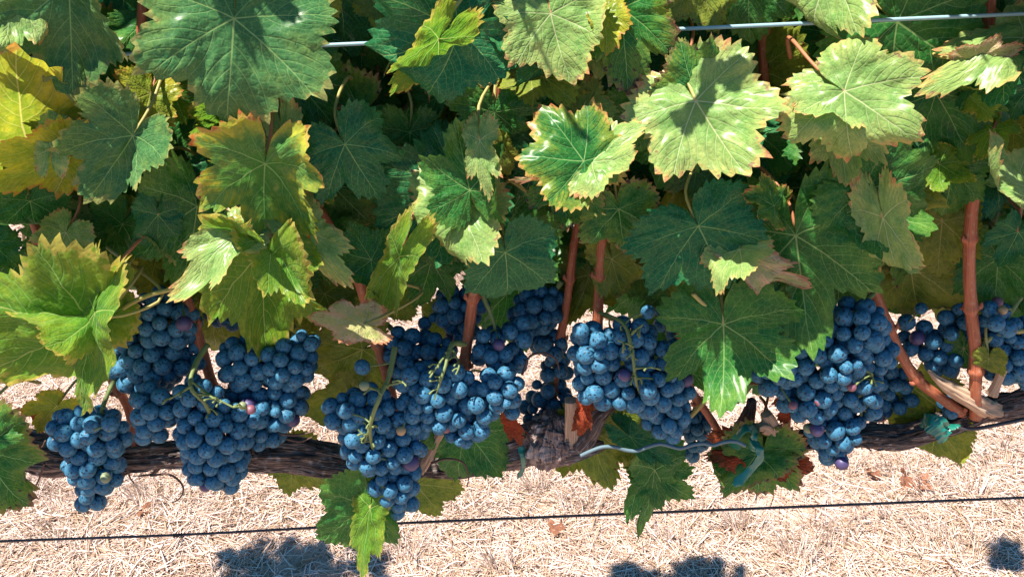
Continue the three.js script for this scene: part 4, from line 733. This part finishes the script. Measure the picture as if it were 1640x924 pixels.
bunch('biggest bunch, right of the hanging green leaf and in front of the cordon', 0.04, [[1370, 525, 50], [1400, 565, 36], [1325, 570, 58], [1262, 575, 46], [1295, 625, 52], [1372, 615, 46], [1335, 680, 46], [1335, 718, 30], [1235, 610, 30], [1385, 650, 30]], [[[1400, 470, -0.02], [1370, 500, 0], [1330, 590, 0], [1330, 700, 0]], [[1395, 640, 0.01], [1398, 600, 0.02]]], [[1271, 649, 7, 'pink'], [1313, 644, 7.5, 'pink'], [1309, 688, 11, 'purple'], [1295, 686, 8, 'green'], [1349, 742, 11, 'purple', 0.02], [1365, 620, 7.5, 'pink']]);
bunch('sparse bunch left of the upright shoot at right', -0.02, [[1520, 515, 40], [1475, 545, 32], [1515, 565, 38], [1545, 545, 26], [1450, 525, 22]], [[[1545, 470, 0], [1520, 510, 0], [1500, 560, 0]]], [[1534, 474, 13], [1476, 494, 10]], { fill: 0.58 });
bunch('bunch at the right edge, right of the upright shoot', 0.01, [[1598, 520, 34], [1612, 575, 40], [1645, 545, 36], [1650, 590, 34]], [[[1640, 470, -0.01], [1615, 510, 0], [1615, 580, 0]]], [[1598, 484, 9, 'pink'], [1607, 497, 7, 'tan'], [1586, 495, 14], [1596, 518, 14]]);
bunch('shaded bunch between the biggest bunch and the split stub', -0.03, [[1425, 610, 30], [1440, 635, 28], [1410, 655, 22]], [[[1440, 560, 0], [1430, 600, 0], [1415, 660, 0]]], [[1411, 668, 9, 'pink'], [1399, 680, 7, 'purple'], [1411, 712, 9]], { fill: 0.66 });
bunch('few dark grapes on the cordon beside the green tape bow', -0.005, [[1520, 650, 20], [1535, 640, 16]], [[[1530, 600, 0], [1525, 630, 0], [1520, 655, 0]]], [], { fill: 0.75 });
bunch('few grapes hanging under the cordon near the withered brown-red leaf', -0.015, [[1262, 745, 20], [1272, 752, 14]], [[[1255, 700, 0], [1260, 730, 0], [1268, 755, 0]]], [[1240, 713, 9], [1271, 757, 13]], { fill: 0.75 });
bunch('few dark grapes high on the right, behind the upright shoot', -0.03, [[1585, 388, 24], [1600, 400, 18]], [[[1590, 340, 0], [1588, 370, 0], [1590, 400, 0]]], [], { fill: 0.7 });

// ---------------------------------------------------------------- green ties
const tapeMat = new THREE.MeshPhysicalMaterial({ color: new THREE.Color().setRGB(0.004, 0.12, 0.085), roughness: 0.35, clearcoat: 0.3, side: THREE.DoubleSide });
function ribbon(pts, z, w, twist) {                            // a band of tape with a little thickness
  const p = pts.map(([x, y, dz = 0]) => at(x, y, z + dz)), c = new THREE.CatmullRomCurve3(p), n = 30, pos = [], idx = [], uv = [];
  for (let i = 0; i <= n; i++) {
    const t = i / n, q = c.getPointAt(t), T = c.getTangentAt(t), toC = camera.position.clone().sub(q).normalize(), side = T.clone().cross(toC).normalize(), nn = side.clone().cross(T); let a = twist[0] + (twist[1] - twist[0]) * t; const crimp = 0.3 * noise(t * 7, w * 700, 5); a += crimp; const s = side.multiplyScalar(Math.cos(a)).addScaledVector(nn, Math.sin(a)), u = s.clone().cross(T).multiplyScalar(0.0004), ww = w * (0.9 + 0.15 * Math.sin(t * 9) + 0.1 * noise(t * 5, w * 900, 2)) * (1 - 0.5 * sst(0.9, 1, t));
    for (const [k, h] of [[-1, 1], [-0.3, 1.8], [0.3, 1.8], [1, 1], [1, -1], [0.3, -0.2], [-0.3, -0.2], [-1, -1]]) { const v = q.clone().addScaledVector(s, k * ww).addScaledVector(u, h); pos.push(v.x, v.y, v.z); uv.push(t, k); }
  }
  for (let i = 0; i < n; i++) for (let j = 0; j < 8; j++) { const a = i * 8 + j, b = i * 8 + (j + 1) % 8; idx.push(a, b, a + 8, a + 8, b, b + 8); }
  const g = new THREE.BufferGeometry(); g.setAttribute('position', new THREE.Float32BufferAttribute(pos, 3)); g.setAttribute('uv', new THREE.Float32BufferAttribute(uv, 2)); g.setIndex(idx); g.computeVertexNormals(); return g;
}
function tie(label, p, bands) { const c = at(...p), t = thing('vine_tie', c, label, 'plant tie', 'green plastic ties on the cordons'); for (const [name, g] of bands) { g.translate(-c.x, -c.y, -c.z); mesh(name, g, tapeMat, t); } }
tie('green plastic tape tied round the cordon, with a long tail over a brown-edged leaf', [1200, 705, 0.045], [
  ['band', ribbon([[1178, 718, 0], [1182, 700, 0.012], [1194, 686, 0.014], [1206, 690, 0.01], [1208, 705, 0.012]], 0.036, 0.005, [0.2, 1.0])],
  ['band', ribbon([[1212, 680, -0.01], [1208, 700, 0.012], [1206, 722, 0.006]], 0.036, 0.004, [0.5, -0.3])],
  ['tail', ribbon([[1204, 702, 0.01], [1214, 715, 0.018], [1218, 732, 0.022], [1200, 755, 0.024], [1176, 778, 0.03]], 0.036, 0.0042, [0.9, 0.2])],
]);
tie('green plastic tape bow on the grey cordon at right', [1500, 685, 0.02], [
  ['band', ribbon([[1478, 675, 0], [1490, 672, 0.01], [1504, 674, 0.012], [1512, 688, 0.01]], 0.016, 0.0065, [0.6, 0.0])],
  ['tail', ribbon([[1490, 678, 0.012], [1502, 688, 0.016], [1516, 704, 0.016]], 0.016, 0.0078, [0.0, 0.3])],
  ['tail', ribbon([[1508, 684, 0.006], [1522, 684, 0.008], [1532, 680, 0.004]], 0.016, 0.0058, [0.5, 1.0])],
]);
tie('narrow green plastic tail hanging left of the knobbly cordon end', [836, 730, 0.02], [['tail', ribbon([[834, 715, 0], [838, 735, 0.005], [837, 752, 0.004], [829, 766, 0.008]], 0.02, 0.0034, [0.3, 1.1])]]);

// ---------------------------------------------------------------- leaves fallen on the ground
for (const [x, y, s, label] of [[1462, 778, 0.05, 'large brown fallen leaf lying on straw at right below the cordon'], [1398, 760, 0.026, 'small brown fallen leaf on straw under the tip of the biggest bunch'], [892, 846, 0.03, 'small reddish fallen leaf on straw just under the dark lower wire'], [232, 826, 0.026, 'small brown fallen leaf on straw below the small left bunch'], [1510, 905, 0.02, 'tiny brown fallen leaf near the bottom of the picture']]) {
  const q = onGround(x, y, 0.03); q.y = groundY(q.x, q.z) + 0.016; const a = rnd() * 6.28;
  const m = mesh('fallen_leaf', buildLeaf(q, q.clone().add(V(Math.cos(a) * s, 0.003, Math.sin(a) * s)), V(rr(-0.2, 0.2), 1, 0.1), { fold: [30, 40], wave: 0.2 }), LM.brown); m.position.copy(q); tag(m, label, 'leaf');
}

renderer.render(scene, camera);
